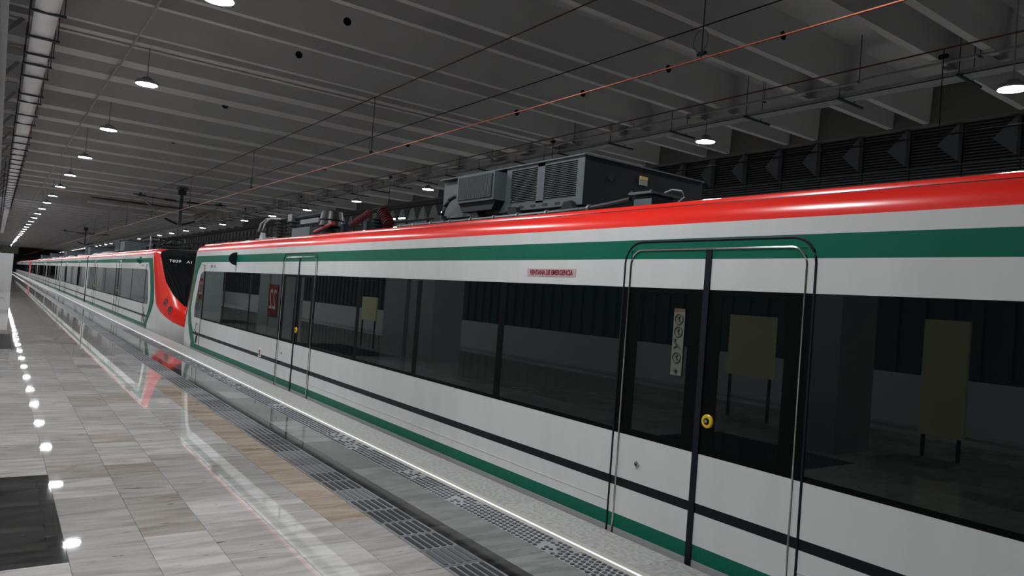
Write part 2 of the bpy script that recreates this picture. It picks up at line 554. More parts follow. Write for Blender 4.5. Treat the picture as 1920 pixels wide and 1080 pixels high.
# pale stone either side of the light channel, edge slabs
y = 0.6
while y < 22:
    tile('cream_slab', 3.37, 3.418, y, y + 1.2, CREAMST, gap=0.001); tile('cream_slab', 3.446, 3.50, y, y + 1.2, CREAMST, gap=0.001); y += 1.2
tile('cream_slab', 3.37, 3.418, y, YF, CREAMST); tile('cream_slab', 3.446, 3.50, y, YF, CREAMST)
tile('cream_slab', 3.37, 3.418, Y0, 0.6, CREAMST); tile('cream_slab', 3.446, 3.50, Y0, 0.6, CREAMST)
led = obj('platform_edge_light', MB().box(3.425, 3.439, Y0, YF, -0.013, 0.001), LEDM, floor)
led['label'] = 'thin glowing white light line along the platform edge'
y = 0.3
while y < 26:
    tile('edge_slab', 3.50, PE, y, y + 1.5, EDGE, z0=-0.12); y += 1.5
tile('edge_slab', 3.50, PE, y, YF, EDGE, z0=-0.12); tile('edge_slab', 3.50, PE, Y0, 0.3, EDGE, z0=-0.12)
# the far edge of the island platform (seen mirrored in the train windows)
tile('edge_slab', -5.8, -5.4, Y0, YF, EDGE); tile('tactile_strip_opposite', -5.4, -5.0, Y0, YF, GRANB); tile('pale_strip_opposite', -5.0, -4.5, Y0, YF, EDGE)

obj('floor_track_bed', MB().box(3.86, 11.0, Y0, YF, -1.3, -1.15), PIT)['kind'] = 'structure'
obj('floor_track_bed', MB().box(-9.6, -5.8, Y0, YF, -1.3, -1.15), PIT)['kind'] = 'structure'
obj('floor_platform_opposite', MB().box(11.0, 15.6, Y0, YF, -1.15, 0.0), STONEF)['kind'] = 'structure'
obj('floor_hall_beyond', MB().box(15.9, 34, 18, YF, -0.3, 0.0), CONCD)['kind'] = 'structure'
w = obj('wall_left', MB().box(-9.9, -9.6, Y0, YF, -1.3, 0.7), WALLW); w['kind'] = 'structure'
mb = MB(); y = Y0
mb.box(-9.9, -9.7, Y0, YF, 0.7, 6.0)
while y < 70:
    mb.box(-9.7, -9.6, y, y + 0.25, 0.72, 6.0); y += 0.6
w = obj('wall_left_screen', mb, LOUV, merge=False); w['kind'] = 'structure'
obj('wall_far', MB().box(-9.9, 15.9, YF, YF + 0.3, -1.3, 6.9), CONCD)['kind'] = 'structure'
obj('wall_back', MB().box(-9.9, 15.9, Y0 - 0.3, Y0, -1.3, 6.9), CONCD)['kind'] = 'structure'
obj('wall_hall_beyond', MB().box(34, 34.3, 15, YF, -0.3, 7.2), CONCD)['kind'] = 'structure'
obj('ceiling_hall_beyond', MB().box(15.9, 34.3, 15, YF, 6.9, 7.2), CONC)['kind'] = 'structure'

# white enclosure at the far left of the platform, pillars along its middle
encl = MB().box(-3.2, 0.86, 55.0, 64.0, 0, 2.42)
encl.box(0.86, 0.875, 55.2, 63.8, 0.1, 2.35)
for yy in (68, 80, 92, 104, 116, 128, 140): encl.box(-3.0, -0.6, yy, yy + 8.5, 0, 5.9)
w = obj('wall_enclosure', encl, mat('enclosure_grey', (0.5, 0.5, 0.5), 0.5), merge=False); w['kind'] = 'structure'; w['label'] = 'white enclosure wall standing on the platform far left'
obj('wall_pillar', MB().box(-2.0, -1.12, 5.15, 5.55, 0, 5.9), PILLAR)['kind'] = 'structure'
for k, yc in enumerate((17.3, 29.2, 41.5)):
    mb = MB().box(-2.0, -1.12, yc - 1.4, yc - 0.12, 0, 5.9).box(-2.0, -1.12, yc + 0.12, yc + 1.4, 0, 5.9)
    mb.box(-1.9, -1.25, yc - 0.12, yc + 0.12, 0, 5.9, m=1)
    w = obj('wall_pillar', mb, [PILLAR, STRUT], merge=False); w['kind'] = 'structure'
def sign22(xs, yc, z0, z1, wy, label):
    e = empty('platform_sign', (xs, yc, z0))
    obj('panel', MB().box(xs - 0.03, xs, yc - wy / 2, yc + wy / 2, z0, z1), SIGNR, e)
    # faces +x (towards the train): read from +x looking -x, right is +y
    t = text_mb('22', (z1 - z0) * 0.9, lambda p, q, d: (xs + 0.004 + d, yc + p, z0 + (z1 - z0) * 0.5 + q), sx=0.8)
    obj('number', t, LETTER, e)
    tag(e, label, 'sign', 'platform number signs')
def board(x, y0, y1, z0, z1, label):  # unseen board added as a reflector, giving the train windows a pale patch
    e = empty('reflection_board', (x, (y0 + y1) / 2, 0))
    obj('panel', MB().box(x - 0.05, x, y0, y1, z0, z1), CREAM, e)
    for yy in (y0 + 0.06, y1 - 0.06):
        obj('leg', MB().box(x - 0.045, x - 0.005, yy - 0.02, yy + 0.02, 0, z0), STRUT, e)
    tag(e, label, 'board', 'added boards mirrored in the windows')
board(-2.54, 4.2, 4.77, 0.3, 1.86, 'unseen tall cream board added for the reflection in the window at the right edge')
board(-2.54, 7.1, 8.0, 0.72, 1.74, 'unseen cream board added for the reflection in the nearest door glass')
board(-1.3, 19.6, 20.6, 0.8, 1.5, 'unseen pale board added for the reflection in the long window between the doors')
sign22(-1.08, 28.6, 0.42, 1.66, 1.1, 'dark red platform sign reading 22, mirrored in the windows left of the further doors')
sign22(-1.08, 40.9, 0.6, 1.7, 0.9, 'small dark red 22 sign mirrored beside the cab end window')

# ------------------------------------------------------------------ ceiling: double-tee beams
HB, HT = 6.0, 6.75
ceil = obj('ceiling', MB().box(-14, 15.9, Y0, YF, HT + 0.06, HT + 0.4), CONCD)
ceil['kind'] = 'structure'; ceil['label'] = 'grey concrete beamed ceiling'
XL, XR = -13.0, 15.42
def tee_mesh(holes):
    """double tee, first stem at y=0, second at y=0.75; pitch 2.5 along y"""
    mb = MB()
    def stem(y0, hx):
        w0, w1 = 0.065, 0.10      # half widths bottom, top
        zb, zt = HB, HT + 0.01
        def yn(z, s): return y0 + s * (w0 + (w1 - w0) * (z - zb) / (zt - zb))
        mb.quad((XL, y0 - w0, zb), (XR, y0 - w0, zb), (XR, y0 + w0, zb), (XL, y0 + w0, zb))
        for xx in (XL, XR):
            mb.quad((xx, yn(zb, -1), zb), (xx, yn(zb, 1), zb), (xx, yn(zt, 1), zt), (xx, yn(zt, -1), zt))
        for s in (-1, 1):
            xs = [XL]
            for h in hx: xs += [h - 0.12, h + 0.12]
            xs.append(XR)
            for q in range(0, len(xs), 2):
                mb.quad((xs[q], yn(zb, s), zb), (xs[q + 1], yn(zb, s), zb), (xs[q + 1], yn(zt, s), zt), (xs[q], yn(zt, s), zt))
            for h in hx:
                zc = 6.385; z0, z1 = zc - 0.12, zc + 0.12
                mb.quad((h - .12, yn(zb, s), zb), (h + .12, yn(zb, s), zb), (h + .12, yn(z0, s), z0), (h - .12, yn(z0, s), z0))
                mb.quad((h - .12, yn(z1, s), z1), (h + .12, yn(z1, s), z1), (h + .12, yn(zt, s), zt), (h - .12, yn(zt, s), zt))
                n = 16; R = 0.075
                ring = []; sq = []
                for q in range(n):
                    t = 2 * math.pi * q / n
                    cxx, szz = math.cos(t), math.sin(t)
                    ring.append((h + R * cxx, yn(zc + R * szz, s), zc + R * szz))
                    k = 0.12 / max(abs(cxx), abs(szz))
                    sq.append((h + k * cxx, yn(zc + k * szz, s), zc + k * szz))
                for q in range(n):
                    mb.quad(ring[q], ring[(q + 1) % n], sq[(q + 1) % n], sq[q])
                if s == -1:
                    back = [(p[0], y0 + 0.05, p[2]) for p in ring]
                    for q in range(n):
                        mb.quad(ring[q], ring[(q + 1) % n], back[(q + 1) % n], back[q], m=1)
                    mb.quad(*back, m=1)
    stem(0.0, holes); stem(0.75, [])
    mb.box(XL, XR, -0.86, 1.60, HT, HT + 0.06)
    return mb.mesh('concrete_beam', [CONC, INK])
tee_h = tee_mesh([4.72, 10.25]); tee_n = tee_mesh([])
y = 7.3 - 2.5 * 9
while y < 14.9:
    kk = round((y - 7.3) / 2.5)
    o = link('concrete_beam', tee_h if kk in (0, 1, 2, 3) else tee_n, ceil, Vector((0, y, 0)) - wpos(ceil))
    y += 2.5
def rib_mesh(flat, hw, holes=()):
    """wide rib further along the hall: a plain girder (flat) or a soft trough-shaped rib"""
    mb = MB()
    if flat:
        prof = [(-hw, HT + 0.02), (-hw, HB), (hw, HB), (hw, HT + 0.02)]
    else:
        prof = [(-hw - 0.08, HT + 0.02), (-hw, HB), (hw, HB), (hw + 0.06, HB + 0.03), (hw + 0.12, HB + 0.12), (hw + 0.2, HT + 0.02)]
    for (ya, za), (yb, zb) in zip(prof[:-1], prof[1:]):
        mb.quad((XL, ya, za), (XR, ya, za), (XR, yb, zb), (XL, yb, zb))
    for xx in (XL, XR):
        mb.quad(*[(xx, p, q) for p, q in prof])
    for h in holes:
        mb.lathe([(0.085, 0), (0.085, 0.03)], (h, -hw - 0.03, HB + 0.385), (0, -1, -0.1), 14, m=1)
    return mb.mesh('concrete_beam', [CONC, INK], smooth=False)
girder = rib_mesh(True, 0.25); soft = rib_mesh(False, 0.28); soft_h = rib_mesh(False, 0.28, (4.72, 10.25))
def put(y, me): link('concrete_beam', me, ceil, Vector((0, y, 0)) - wpos(ceil))
for y in (15.0 + 0.5, 17.05, 23.4, 36.65, 47.2): put(y, girder)
for y in (20.9, 27.9, 30.3, 32.9): put(y, soft_h)
for y in (18.6, 25.3, 39.6, 42.0, 44.7): put(y, soft)
# a bay of fine corrugated decking with a flat light panel
cb = MB()
for q in range(34):
    y = 48.2 + q * 0.28
    cb.quad((XL, y, HT - 0.3), (XR, y, HT - 0.3), (XR, y + 0.14, HT - 0.22), (XL, y + 0.14, HT - 0.22))
    cb.quad((XL, y + 0.14, HT - 0.22), (XR, y + 0.14, HT - 0.22), (XR, y + 0.28, HT - 0.3), (XL, y + 0.28, HT - 0.3))
o = obj('corrugated_deck', cb, DECK, ceil, merge=False); o['kind'] = 'stuff'
obj('ceiling_panel', MB().box(4.6, 11.0, 54.0, 55.2, 6.1, 6.2), CONC, ceil)
y = 58.5
while y < YF - 3:
    put(y, soft); y += 2.55
obj('ceiling_soffit', MB().box(XL, XR, 16.4, YF, HT + 0.0, HT + 0.055), CONC, ceil)
# dark edge beam at the wall head
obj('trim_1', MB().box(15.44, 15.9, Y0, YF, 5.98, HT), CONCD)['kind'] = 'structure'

# ------------------------------------------------------------------ right wall of louvred panels with folded facets
wr = obj('wall_right', MB().box(15.75, 15.9, Y0, 20.2, -1.15, 5.98), LOUV)
wr['kind'] = 'structure'; wr['label'] = 'dark louvred metal wall with folded triangular facets'
PW = 1.03
def louvre_mesh(h, n):
    mb = MB()
    mb.box(0.16, 0.17, 0, PW - 0.012, 0, h, m=1)  # black backing sheet stands in for the shade between the slats
    for k in range(n):
        z = h * k / n; dz = h / n
        mb.box(0.09, 0.12, 0.01, PW - 0.022, z, z + dz * 0.42)
    return mb.mesh('louvre_panel', [LOUV, INK], merge=False)
lm_up = louvre_mesh(0.82, 13); lm_lo = louvre_mesh(0.86, 14)
fm = MB()      # folded facet: ridge stands out, falls back to a point on the far side
A, B2, Cc, A2, Bb = (0.0, 0, 0.02), (0.0, 0, 0.80), (0.14, 0.47, 0.42), (0.15, -0.01, 0.02), (0.15, -0.01, 0.80)
fm.quad(A, B2, Cc); fm.quad(A, A2, Bb, B2); fm.quad(A, Cc, A2); fm.quad(B2, Bb, Cc); fm.quad(A2, Cc, Bb)
facet_me = fm.mesh('wall_facet', FACET)
y = 5.65 - PW * 9
while y < 20:
    for nm, me, z in (('louvre_panel', lm_up, 5.15), ('louvre_panel', lm_lo, 4.27), ('louvre_panel', lm_lo, 3.39)):
        link(nm, me, wr, Vector((15.58, y, z)) - wpos(wr))
    link('wall_facet', facet_me, wr, Vector((15.50, y + 0.01, 5.15)) - wpos(wr))
    y += PW
yend = y
obj('wall_right_joint', MB().box(15.66, 15.70, Y0, yend, 5.125, 5.145), FACET, wr)
# open screen further on: hanging teeth, a rail and posts; the next hall shows through
scr = obj('wall_right_screen', MB().box(15.6, 15.66, yend, YF, 5.74, 5.98), LOUV)
scr['kind'] = 'structure'; scr['label'] = 'dark screen of hanging triangular teeth open to the hall beyond'
tooth = MB()
tooth.prism([(0.0, 0.55), (0.86, 0.55), (0.66, 0.22), (0.56, 0.0), (0.46, 0.0), (0.38, 0.22), (0.24, 0.46)], 0, 0.06, lambda p, q, d: (d, p, q))
tooth_me = tooth.mesh('screen_tooth', FACET)
y = yend
while y < 120:
    link('screen_tooth', tooth_me, scr, Vector((15.6, y, 5.2)) - wpos(scr)); y += PW
mb = MB().box(15.58, 15.68, yend, YF, 5.08, 5.16)
obj('rail', mb, STRUT, scr)
y = yend + 0.5
while y < 120:
    obj('post', MB().box(15.6, 15.68, y - 0.03, y + 0.03, 0, 5.08), STRUT, scr); y += PW * 2
e_l = [(20.0, 39.9, 6.3), (20.0, 37.0, 6.1), (24, 47.5, 6.6), (24, 45.0, 6.7), (21, 41.5, 5.9), (22, 43.8, 6.0), (24, 51.5, 6.4), (22, 76.0, 6.1), (22, 82.0, 5.9), (26, 96.0, 6.6), (20, 33.5, 6.4)]
for k, (x, yy, z) in enumerate(e_l):
    for j in range(2):
        o = obj('tube_lamp', MB().box(x, x + 0.12, yy + j * 1.2, yy + j * 1.2 + 0.75, z, z + 0.05).box(x - 0.03, x + 0.15, yy + j * 1.2 - 0.02, yy + j * 1.2 + 0.77, z + 0.05, z + 0.09, m=1).box(x + 0.05, x + 0.07, yy + j * 1.2 + 0.36, yy + j * 1.2 + 0.38, z + 0.09, 6.9, m=1), [TUBE, LAMPB], merge=False)
        tag(o, 'small bright tube lamp glimpsed through the openings of the dark tooth screen', 'lamp', 'lamps of the hall beyond')

# ------------------------------------------------------------------ trains
ZB = [(-0.95, -0.03, 'under'), (-0.03, 0.022, 'sill'), (0.022, 0.125, 'green'), (0.125, 0.335, 'white'), (0.335, 0.40, 'black'), (0.40, 0.73, 'white')]
ZU = [(1.84, 2.05, 'white'), (2.05, 2.195, 'green'), (2.195, 2.30, 'white')]
CANT = [(0, 2.30), (0.006, 2.335), (0.022, 2.375), (0.05, 2.41), (0.09, 2.44), (0.12, 2.452)]
LIP = [(0.145, 2.462), (0.15, 2.476), (0.162, 2.492), (0.19, 2.50)]
ROOFP = [(0.19, 2.50), (0.6, 2.54), (1.47, 2.56)]
LIV = {'under': 0, 'sill': 1, 'green': 2, 'white': 3, 'black': 4, 'red': 5, 'roof': 6}
LIVM = [UNDER, SILL, GREEN, WHITE, BLACK, RED, ROOF]
W = 2.94

def interval_minus(a, b, cuts):
    out = []; p = a
    for c0, c1 in sorted(cuts):
        if c1 <= a or c0 >= b: continue
        if c0 > p: out.append((p, c0))
        p = max(p, c1)
    if p < b: out.append((p, b))
    return out

class Train:
    """u runs along the train from the coupling point; sgn gives its direction in the hall"""
    def __init__(s, name, ystart, sgn, label):
        s.y0, s.sgn = ystart, sgn
        s.root = empty(name, (D + W / 2, ystart + sgn * 10, -1.15))
        tag(s.root, label, 'train', 'green white and red commuter trains')
    def P(s, u, xo, z):
        return (D + xo, s.y0 + s.sgn * u, z)
    def part(s, name, mb, mats, parent=None, smooth=False, merge=True):
        return obj(name, mb, mats, parent or s.root, smooth, merge)
    def ubox(s, mb, u0, u1, x0, x1, z0, z1, m=0):
        ya, yb = sorted((s.y0 + s.sgn * u0, s.y0 + s.sgn * u1))
        return mb.box(D + x0, D + x1, ya, yb, z0, z1, m)

    def body(s, u0, u1, doors, band_end=None, mirror_end=None):
        """shell of one car between u0 and u1; doors = centre positions"""
        mb = MB(); P = s.P
        cuts = [(d - 0.735, d + 0.735) for d in doors]
        full = [(u0, u1)]
        holes = interval_minus(u0, u1, cuts)
        for side in (0, 1):
            X = (lambda xo: xo) if side == 0 else (lambda xo: W - xo)
            for z0, z1, c in ZB:
                iv = holes if (side == 0 and c != 'under') else full
                for a, b in iv:
                    mb.quad(P(a, X(0), z0), P(b, X(0), z0), P(b, X(0), z1), P(a, X(0), z1), m=LIV[c])
            for z0, z1, c in ZU:
                if side == 0 and z1 > 2.12 > z0:
                    parts = [(z0, 2.115, holes), (2.115, z1, full)]
                elif side == 0 and z1 <= 2.12:
                    parts = [(z0, z1, holes)]
                else:
                    parts = [(z0, z1, full)]
                for za, zb, iv in parts:
                    for a, b in iv:
                        mb.quad(P(a, X(0), za), P(b, X(0), za), P(b, X(0), zb), P(a, X(0), zb), m=LIV[c])
            for prof, c in ((CANT, 'red'), ([CANT[-1], (0.13, 2.435), LIP[0]], 'black'), (LIP, 'red'), (ROOFP, 'roof')):  # black strip paints in the shade of the crease below the red lip
                for (xa, za), (xb, zb) in zip(prof[:-1], prof[1:]):
                    mb.quad(P(u0, X(xa), za), P(u1, X(xa), za), P(u1, X(xb), zb), P(u0, X(xb), zb), m=LIV[c])
            # solid posts of the window band at the car ends
            for a, b in ((u0, u0 + (band_end or 0.45)), (u1 - (mirror_end or 0.45), u1)):
                mb.quad(P(a, X(0), 0.73), P(b, X(0), 0.73), P(b, X(0), 1.84), P(a, X(0), 1.84), m=LIV['white'])
        # car end bulkheads
        for u in (u0, u1):
            mb.quad(P(u, 0, -0.95), P(u, W, -0.95), P(u, W, 2.30), P(u, 0, 2.30), m=LIV['under'])
        o_ = s.part('body_shell', mb, LIVM, smooth=True)
        for p in o_.data.polygons:
            p.use_smooth = p.material_index == LIV['red']
        return o_

    def lining(s, u0, u1, doors):
        mb = MB(); P = s.P
        s.ubox(mb, u0 + 0.1, u1 - 0.1, 0.06, W - 0.06, -0.02, 0.02, m=1)
        s.ubox(mb, u0 + 0.1, u1 - 0.1, 0.06, W - 0.06, 2.12, 2.16)
        for a, b in interval_minus(u0 + 0.1, u1 - 0.1, [(d - 0.8, d + 0.8) for d in doors]):
            s.ubox(mb, a, b, 0.05, 0.09, 0.02, 0.74)
        s.ubox(mb, u0 + 0.1, u1 - 0.1, W - 0.09, W - 0.05, 0.02, 0.74)
        return s.part('interior_lining', mb, [LINING, INFLOOR], merge=False)

    def pane(s, u0, u1, mat_=None, side=0):
        mb = MB()
        x0, x1 = (0.0, 0.008) if side == 0 else (W - 0.008, W)
        s.ubox(mb, u0 + 0.006, u1 - 0.006, x0, x1, 0.732, 1.838)
        return s.part('window_pane', mb, mat_ or GLASS)

    def windows(s, u0, u1, doors, splits, detail=True):
        cuts = [(d - 0.735, d + 0.735) for d in doors]
        for a, b in interval_minus(u0, u1, cuts):
            n = max(1, round((b - a) / splits))
            for k in range(n):
                s.pane(a + (b - a) * k / n, a + (b - a) * (k + 1) / n)
        # black printed borders of the glazing
        for a, b in interval_minus(u0, u1, cuts):
            n = max(1, round((b - a) / splits))
            for k in range(n + 1):
                w_ = 0.05 if 0 < k < n else 0.07
                c = a + (b - a) * k / n
                lo, hi = max(a, c - w_), min(b, c + w_)
                mb = MB(); s.ubox(mb, lo, hi, -0.0015, 0.004, 0.733, 1.837)
                s.part('window_border', mb, MATTB)
            if detail:
                mb = MB(); s.ubox(mb, a, b, -0.0012, 0.004, 0.733, 0.765); s.part('window_border', mb, MATTB)
        s.pane(u0, u1, GLASS, side=1)

    def rr(s, d, hw, ztop, rad, zbot):
        """open rounded doorway outline"""
        pts = [s.P(d - hw, 0, zbot)]
        for k in range(7):
            t = math.pi - (math.pi / 2) * k / 6
            pts.append((t, -1))
        out = [(d - hw, zbot)]
        out += [(d - hw + rad + rad * math.cos(t), ztop - rad + rad * math.sin(t)) for t in [math.pi - math.pi / 2 * k / 6 for k in range(7)]]
        out += [(d + hw - rad + rad * math.cos(t), ztop - rad + rad * math.sin(t)) for t in [math.pi / 2 - math.pi / 2 * k / 6 for k in range(7)]]
        out.append((d + hw, zbot))
        return out

    def door(s, d, detail=2):
        root = empty('sliding_door', (D, s.y0 + s.sgn * d, 0)); root.parent = s.root
        root.location = Vector((D, s.y0 + s.sgn * d, 0)) - wpos(s.root)
        for a, b in ((d - 0.735, d - 0.022), (d + 0.022, d + 0.735)):
            mb = MB()
            for z0, z1, c in ZB[1:]:
                s.ubox(mb, a, b, 0.004, 0.03, z0, z1, m=LIV[c])
            s.ubox(mb, a, b, 0.004, 0.03, 1.84, 2.05, m=LIV['white'])
            s.ubox(mb, a, b, 0.004, 0.03, 2.05, 2.115, m=LIV['green'])
            for wa, wb in ((a, a + 0.115), (b - 0.115, b)):
                s.ubox(mb, wa, wb, 0.005, 0.03, 0.73, 1.84, m=7)
            s.ubox(mb, a + 0.115, b - 0.115, 0.005, 0.03, 0.73, 0.78, m=7)
            s.ubox(mb, a + 0.115, b - 0.115, 0.005, 0.03, 1.80, 1.84, m=7)
            obj('door_leaf', mb, LIVM + [MATTB], root, merge=False)
            if detail:
                g = MB(); s.ubox(g, a + 0.115, b - 0.115, 0.007, 0.014, 0.78, 1.80)
                obj('door_glass', g, GLASS, root)
        mb = MB(); s.ubox(mb, d - 0.024, d + 0.024, -0.004, 0.02, -0.02, 2.108)
        obj('centre_seal', mb, RUBBER, root)
        r = 0.007 if detail == 2 else 0.009
        inn = s.rr(d, 0.735, 2.12, 0.11, -0.02)
        mb = MB().tube([s.P(p, 0.0, q) for p, q in inn], r, n=6)
        obj('chrome_trim', mb, CHROME, root, smooth=True)
        outl = s.rr(d, 0.795, 2.18, 0.16, -0.02)
        mb = MB().tube([s.P(p, 0.004, q) for p, q in outl], 0.011 if detail == 2 else 0.009, n=6)
        obj('rubber_seal', mb, RUBBER if detail == 2 else SEAMGREY, root, smooth=True)
        if detail:
            bu = d + (0.085 if s.sgn < 0 else -0.085)
            mb = MB().lathe([(0.046, 0), (0.046, 0.012), (0.040, 0.018), (0.024, 0.018), (0.024, 0.014)], s.P(bu, 0.006, 0.96), (-1, 0, 0), 20, m=0)
            mb.lathe([(0.022, 0.0), (0.022, 0.018), (0.015, 0.021)], s.P(bu, 0.004, 0.96), (-1, 0, 0), 14, m=1)
            mb.lathe([(0.012, 0.0), (0.012, 0.024)], s.P(bu, 0.004, 0.96), (-1, 0, 0), 10, m=2)
            bt = obj('door_button', mb, [YELLOW, RUBBER, CHROME], root, smooth=True); bt['label'] = 'round yellow push button'
            lk = d - (0.53 if s.sgn < 0 else -0.53)
            mb = MB().lathe([(0.022, 0), (0.022, 0.010), (0.012, 0.012)], s.P(lk, 0.006, 0.535), (-1, 0, 0), 14).lathe([(0.010, 0), (0.010, 0.014)], s.P(lk, 0.006, 0.535), (-1, 0, 0), 10, m=1)
            obj('lock_cylinder', mb, [CHROME, INK], root, smooth=True)
        return root

    # ---- nose
    TIP = [(-0.95, 0.85), (-0.6, 0.55), (-0.2, 0.36), (0.1, 0.27), (0.4, 0.24), (0.7, 0.36), (1.0, 0.66), (1.4, 1.08), (1.8, 1.52), (2.1, 1.88), (2.3, 2.14), (2.41, 2.34), (2.452, 2.46), (2.5, 2.62), (2.56, 2.9)]
    UB = 3.1
    def tip(s, z):
        T = s.TIP
        for (za, ua), (zb, ub) in zip(T[:-1], T[1:]):
            if z <= zb: return ua + (ub - ua) * max(0, (z - za)) / (zb - za)
        return T[-1][1]
    def inset(s, z):
        pr = CANT + LIP[1:] + [(1.2, 2.555)]
        if z <= 2.30: return 0.0
        for (xa, za), (xb, zb) in zip(pr[:-1], pr[1:]):
            if z <= zb: return xa + (xb - xa) * (z - za) / max(1e-6, zb - za)
        return 1.2
    def npt(s, z, t, off=0.0):
        """surface of the nose at height z; t from 0 (near side) over pi/2 (tip) to pi (far side)"""
        ut = s.tip(z); hw = W / 2 - s.inset(z) + off
        c = math.cos(t); sn = math.sin(t)
        x = hw * math.copysign(abs(c) ** 0.62, c)
        u = s.UB - (s.UB - ut + off) * (sn ** 1.05)
        return u, W / 2 - x
    def t_at_u(s, z, u):
        lo, hi = 0.0, math.pi / 2
        if s.npt(z, hi)[0] > u: return hi
        for _ in range(30):
            m = (lo + hi) / 2
            if s.npt(z, m)[0] > u: lo = m
            else: hi = m
        return lo
    WR = [(0.14, 0.32), (0.26, 0.6), (0.38, 1.05), (0.60, 1.75), (0.8, 2.15), (1.2, 2.42), (1.8, 2.72), (2.3, 2.92), (2.6, 3.0)]
    RB = [(0.62, 0.3), (0.70, 0.42), (0.85, 0.80), (1.15, 1.36), (1.5, 1.86), (1.8, 2.14), (2.3, 2.58), (2.6, 2.85)]
    @staticmethod
    def lerp(tab, z):
        if z <= tab[0][0]: return tab[0][1]
        for (za, ua), (zb, ub) in zip(tab[:-1], tab[1:]):
            if z <= zb: return ua + (ub - ua) * (z - za) / (zb - za)
        return tab[-1][1]

    def patch(s, zs, t0f, t1f, n, off):
        mb = MB(); rows = []
        for z in zs:
            a, b = t0f(z), t1f(z)
            rows.append([s.P(*(lambda q: (q[0], q[1]))(s.npt(z, a + (b - a) * k / n, off)), z) for k in range(n + 1)])
        for r0, r1 in zip(rows[:-1], rows[1:]):
            for k in range(n):
                mb.quad(r0[k], r0[k + 1], r1[k + 1], r1[k])
        return mb

    def nose(s, detail=2):
        zs = [-0.95, -0.6, -0.3, -0.1, 0, 0.1, 0.2, 0.3, 0.4, 0.5, 0.6, 0.7, 0.8, 0.9, 1.0, 1.1, 1.2, 1.4, 1.6, 1.8, 2.0, 2.2, 2.3, 2.34, 2.375, 2.41, 2.44, 2.455, 2.48, 2.5, 2.53, 2.555]
        root = empty('cab_nose', (0, 0, 0)); root.parent = s.root
        root.location = Vector(s.P(1.6, W / 2, -0.95)) - wpos(s.root)
        n = 64
        mb = MB()
        rows = [[s.P(*s.npt(z, math.pi * k / n), z) for k in range(n + 1)] for z in zs]
        for i, (r0, r1) in enumerate(zip(rows[:-1], rows[1:])):
            zm = (zs[i] + zs[i + 1]) / 2
            for k in range(n):
                mb.quad(r0[k], r0[k + 1], r1[k + 1], r1[k], m=(1 if zm > 2.30 else 0) if zm < 2.49 else 2)
        obj('nose_shell', mb, [WHITE, RED, ROOF], root, smooth=True)
        zr = [0.14, 0.2, 0.25, 0.3, 0.36, 0.42, 0.5, 0.6, 0.7, 0.8, 0.9, 1.0, 1.2, 1.4, 1.6, 1.8, 2.0, 2.2, 2.3, 2.34, 2.375, 2.41, 2.44, 2.455, 2.48]
        f0 = lambda z: s.t_at_u(z, s.lerp(s.WR, z))
        redp = s.patch(zr, f0, lambda z: math.pi - f0(z), 60, 0.012)
        obj('red_nose_panel', redp, RED, root, smooth=True)
        zw = [0.62, 0.66, 0.70, 0.77, 0.85, 0.95, 1.05, 1.15, 1.3, 1.5, 1.65, 1.8, 2.0, 2.2, 2.3, 2.34, 2.375, 2.41, 2.44, 2.455, 2.48, 2.5, 2.52]
        f1 = lambda z: s.t_at_u(z, s.lerp(s.RB, z))
        ws = s.patch(zw, f1, lambda z: math.pi - f1(z), 60, 0.022)
        w_ = obj('windshield', ws, BGLASS, root, smooth=True); w_['label'] = 'black glossy windshield'
        # headlamps
        for uu, zz in ((1.52, 0.88), (1.18, 0.68)):
            for mir in (0, 1):
                t = s.t_at_u(zz, uu)
                if mir: t = math.pi - t
                p = Vector(s.P(*s.npt(zz, t, 0.0), zz))
                q = Vector(s.P(*s.npt(zz, t + 0.02, 0.0), zz)); v_ = Vector(s.P(*s.npt(zz + 0.02, t, 0.0), zz + 0.02))
                nn = (q - p).cross(v_ - p).normalized()
                cen = Vector(s.P(1.8, W / 2, zz))
                if nn.dot(p - cen) < 0: nn = -nn
                hb = MB().lathe([(0.125, -0.02), (0.125, 0.014), (0.105, 0.022), (0.095, 0.012), (0.07, 0.008), (0.06, 0.016), (0.03, 0.018)], p, nn, 18)
                obj('headlamp', hb, mat('headlamp_glass', (0.13, 0.12, 0.13), 0.12, metal=0.6), root, smooth=True)
        # green chevron running down the cab side and white margin, on the flat side
        out = [(3.02, 2.195), (2.78, 1.8), (2.52, 1.2), (2.42, 0.85), (2.62, 0.55), (3.15, 0.125), (3.3, 0.022)]
        inn = [(3.62, 2.05), (3.28, 1.8), (2.95, 1.25), (2.86, 0.9), (3.02, 0.62), (3.5, 0.2), (3.72, 0.022)]
        mb = MB()
        def sidep(u, z, off):
            if u >= s.UB: return s.P(u, -off, z)
            t = s.t_at_u(z, u); q = s.npt(z, t, off)
            return s.P(q[0], q[1], z)
        seg = []
        for (ua, za), (ub, zb), (va, wa), (vb, wb) in zip(out[:-1], out[1:], inn[:-1], inn[1:]):
            for k in range(4):
                seg.append(((ua + (ub - ua) * k / 4, za + (zb - za) * k / 4), (va + (vb - va) * k / 4, wa + (wb - wa) * k / 4)))
        seg.append((out[-1], inn[-1]))
        for (a0, b0), (a1, b1) in zip(seg[:-1], seg[1:]):
            for j in range(4):
                def at(a, b, t): return sidep(a[0] + (b[0] - a[0]) * t, a[1] + (b[1] - a[1]) * t, 0.003)
                mb.quad(at(a0, b0, j / 4), at(a0, b0, (j + 1) / 4), at(a1, b1, (j + 1) / 4), at(a1, b1, j / 4))
        obj('green_chevron', mb, GREEN, root, smooth=True)
        # cab side glass, door seams, grab rail
        mb = MB().prism([(3.86, 1.83), (3.62, 1.76), (3.34, 1.2), (3.26, 0.95), (3.3, 0.74), (4.0, 0.74), (4.0, 1.83)], -0.004, 0.004, lambda p, q, d: s.P(p, d, q))
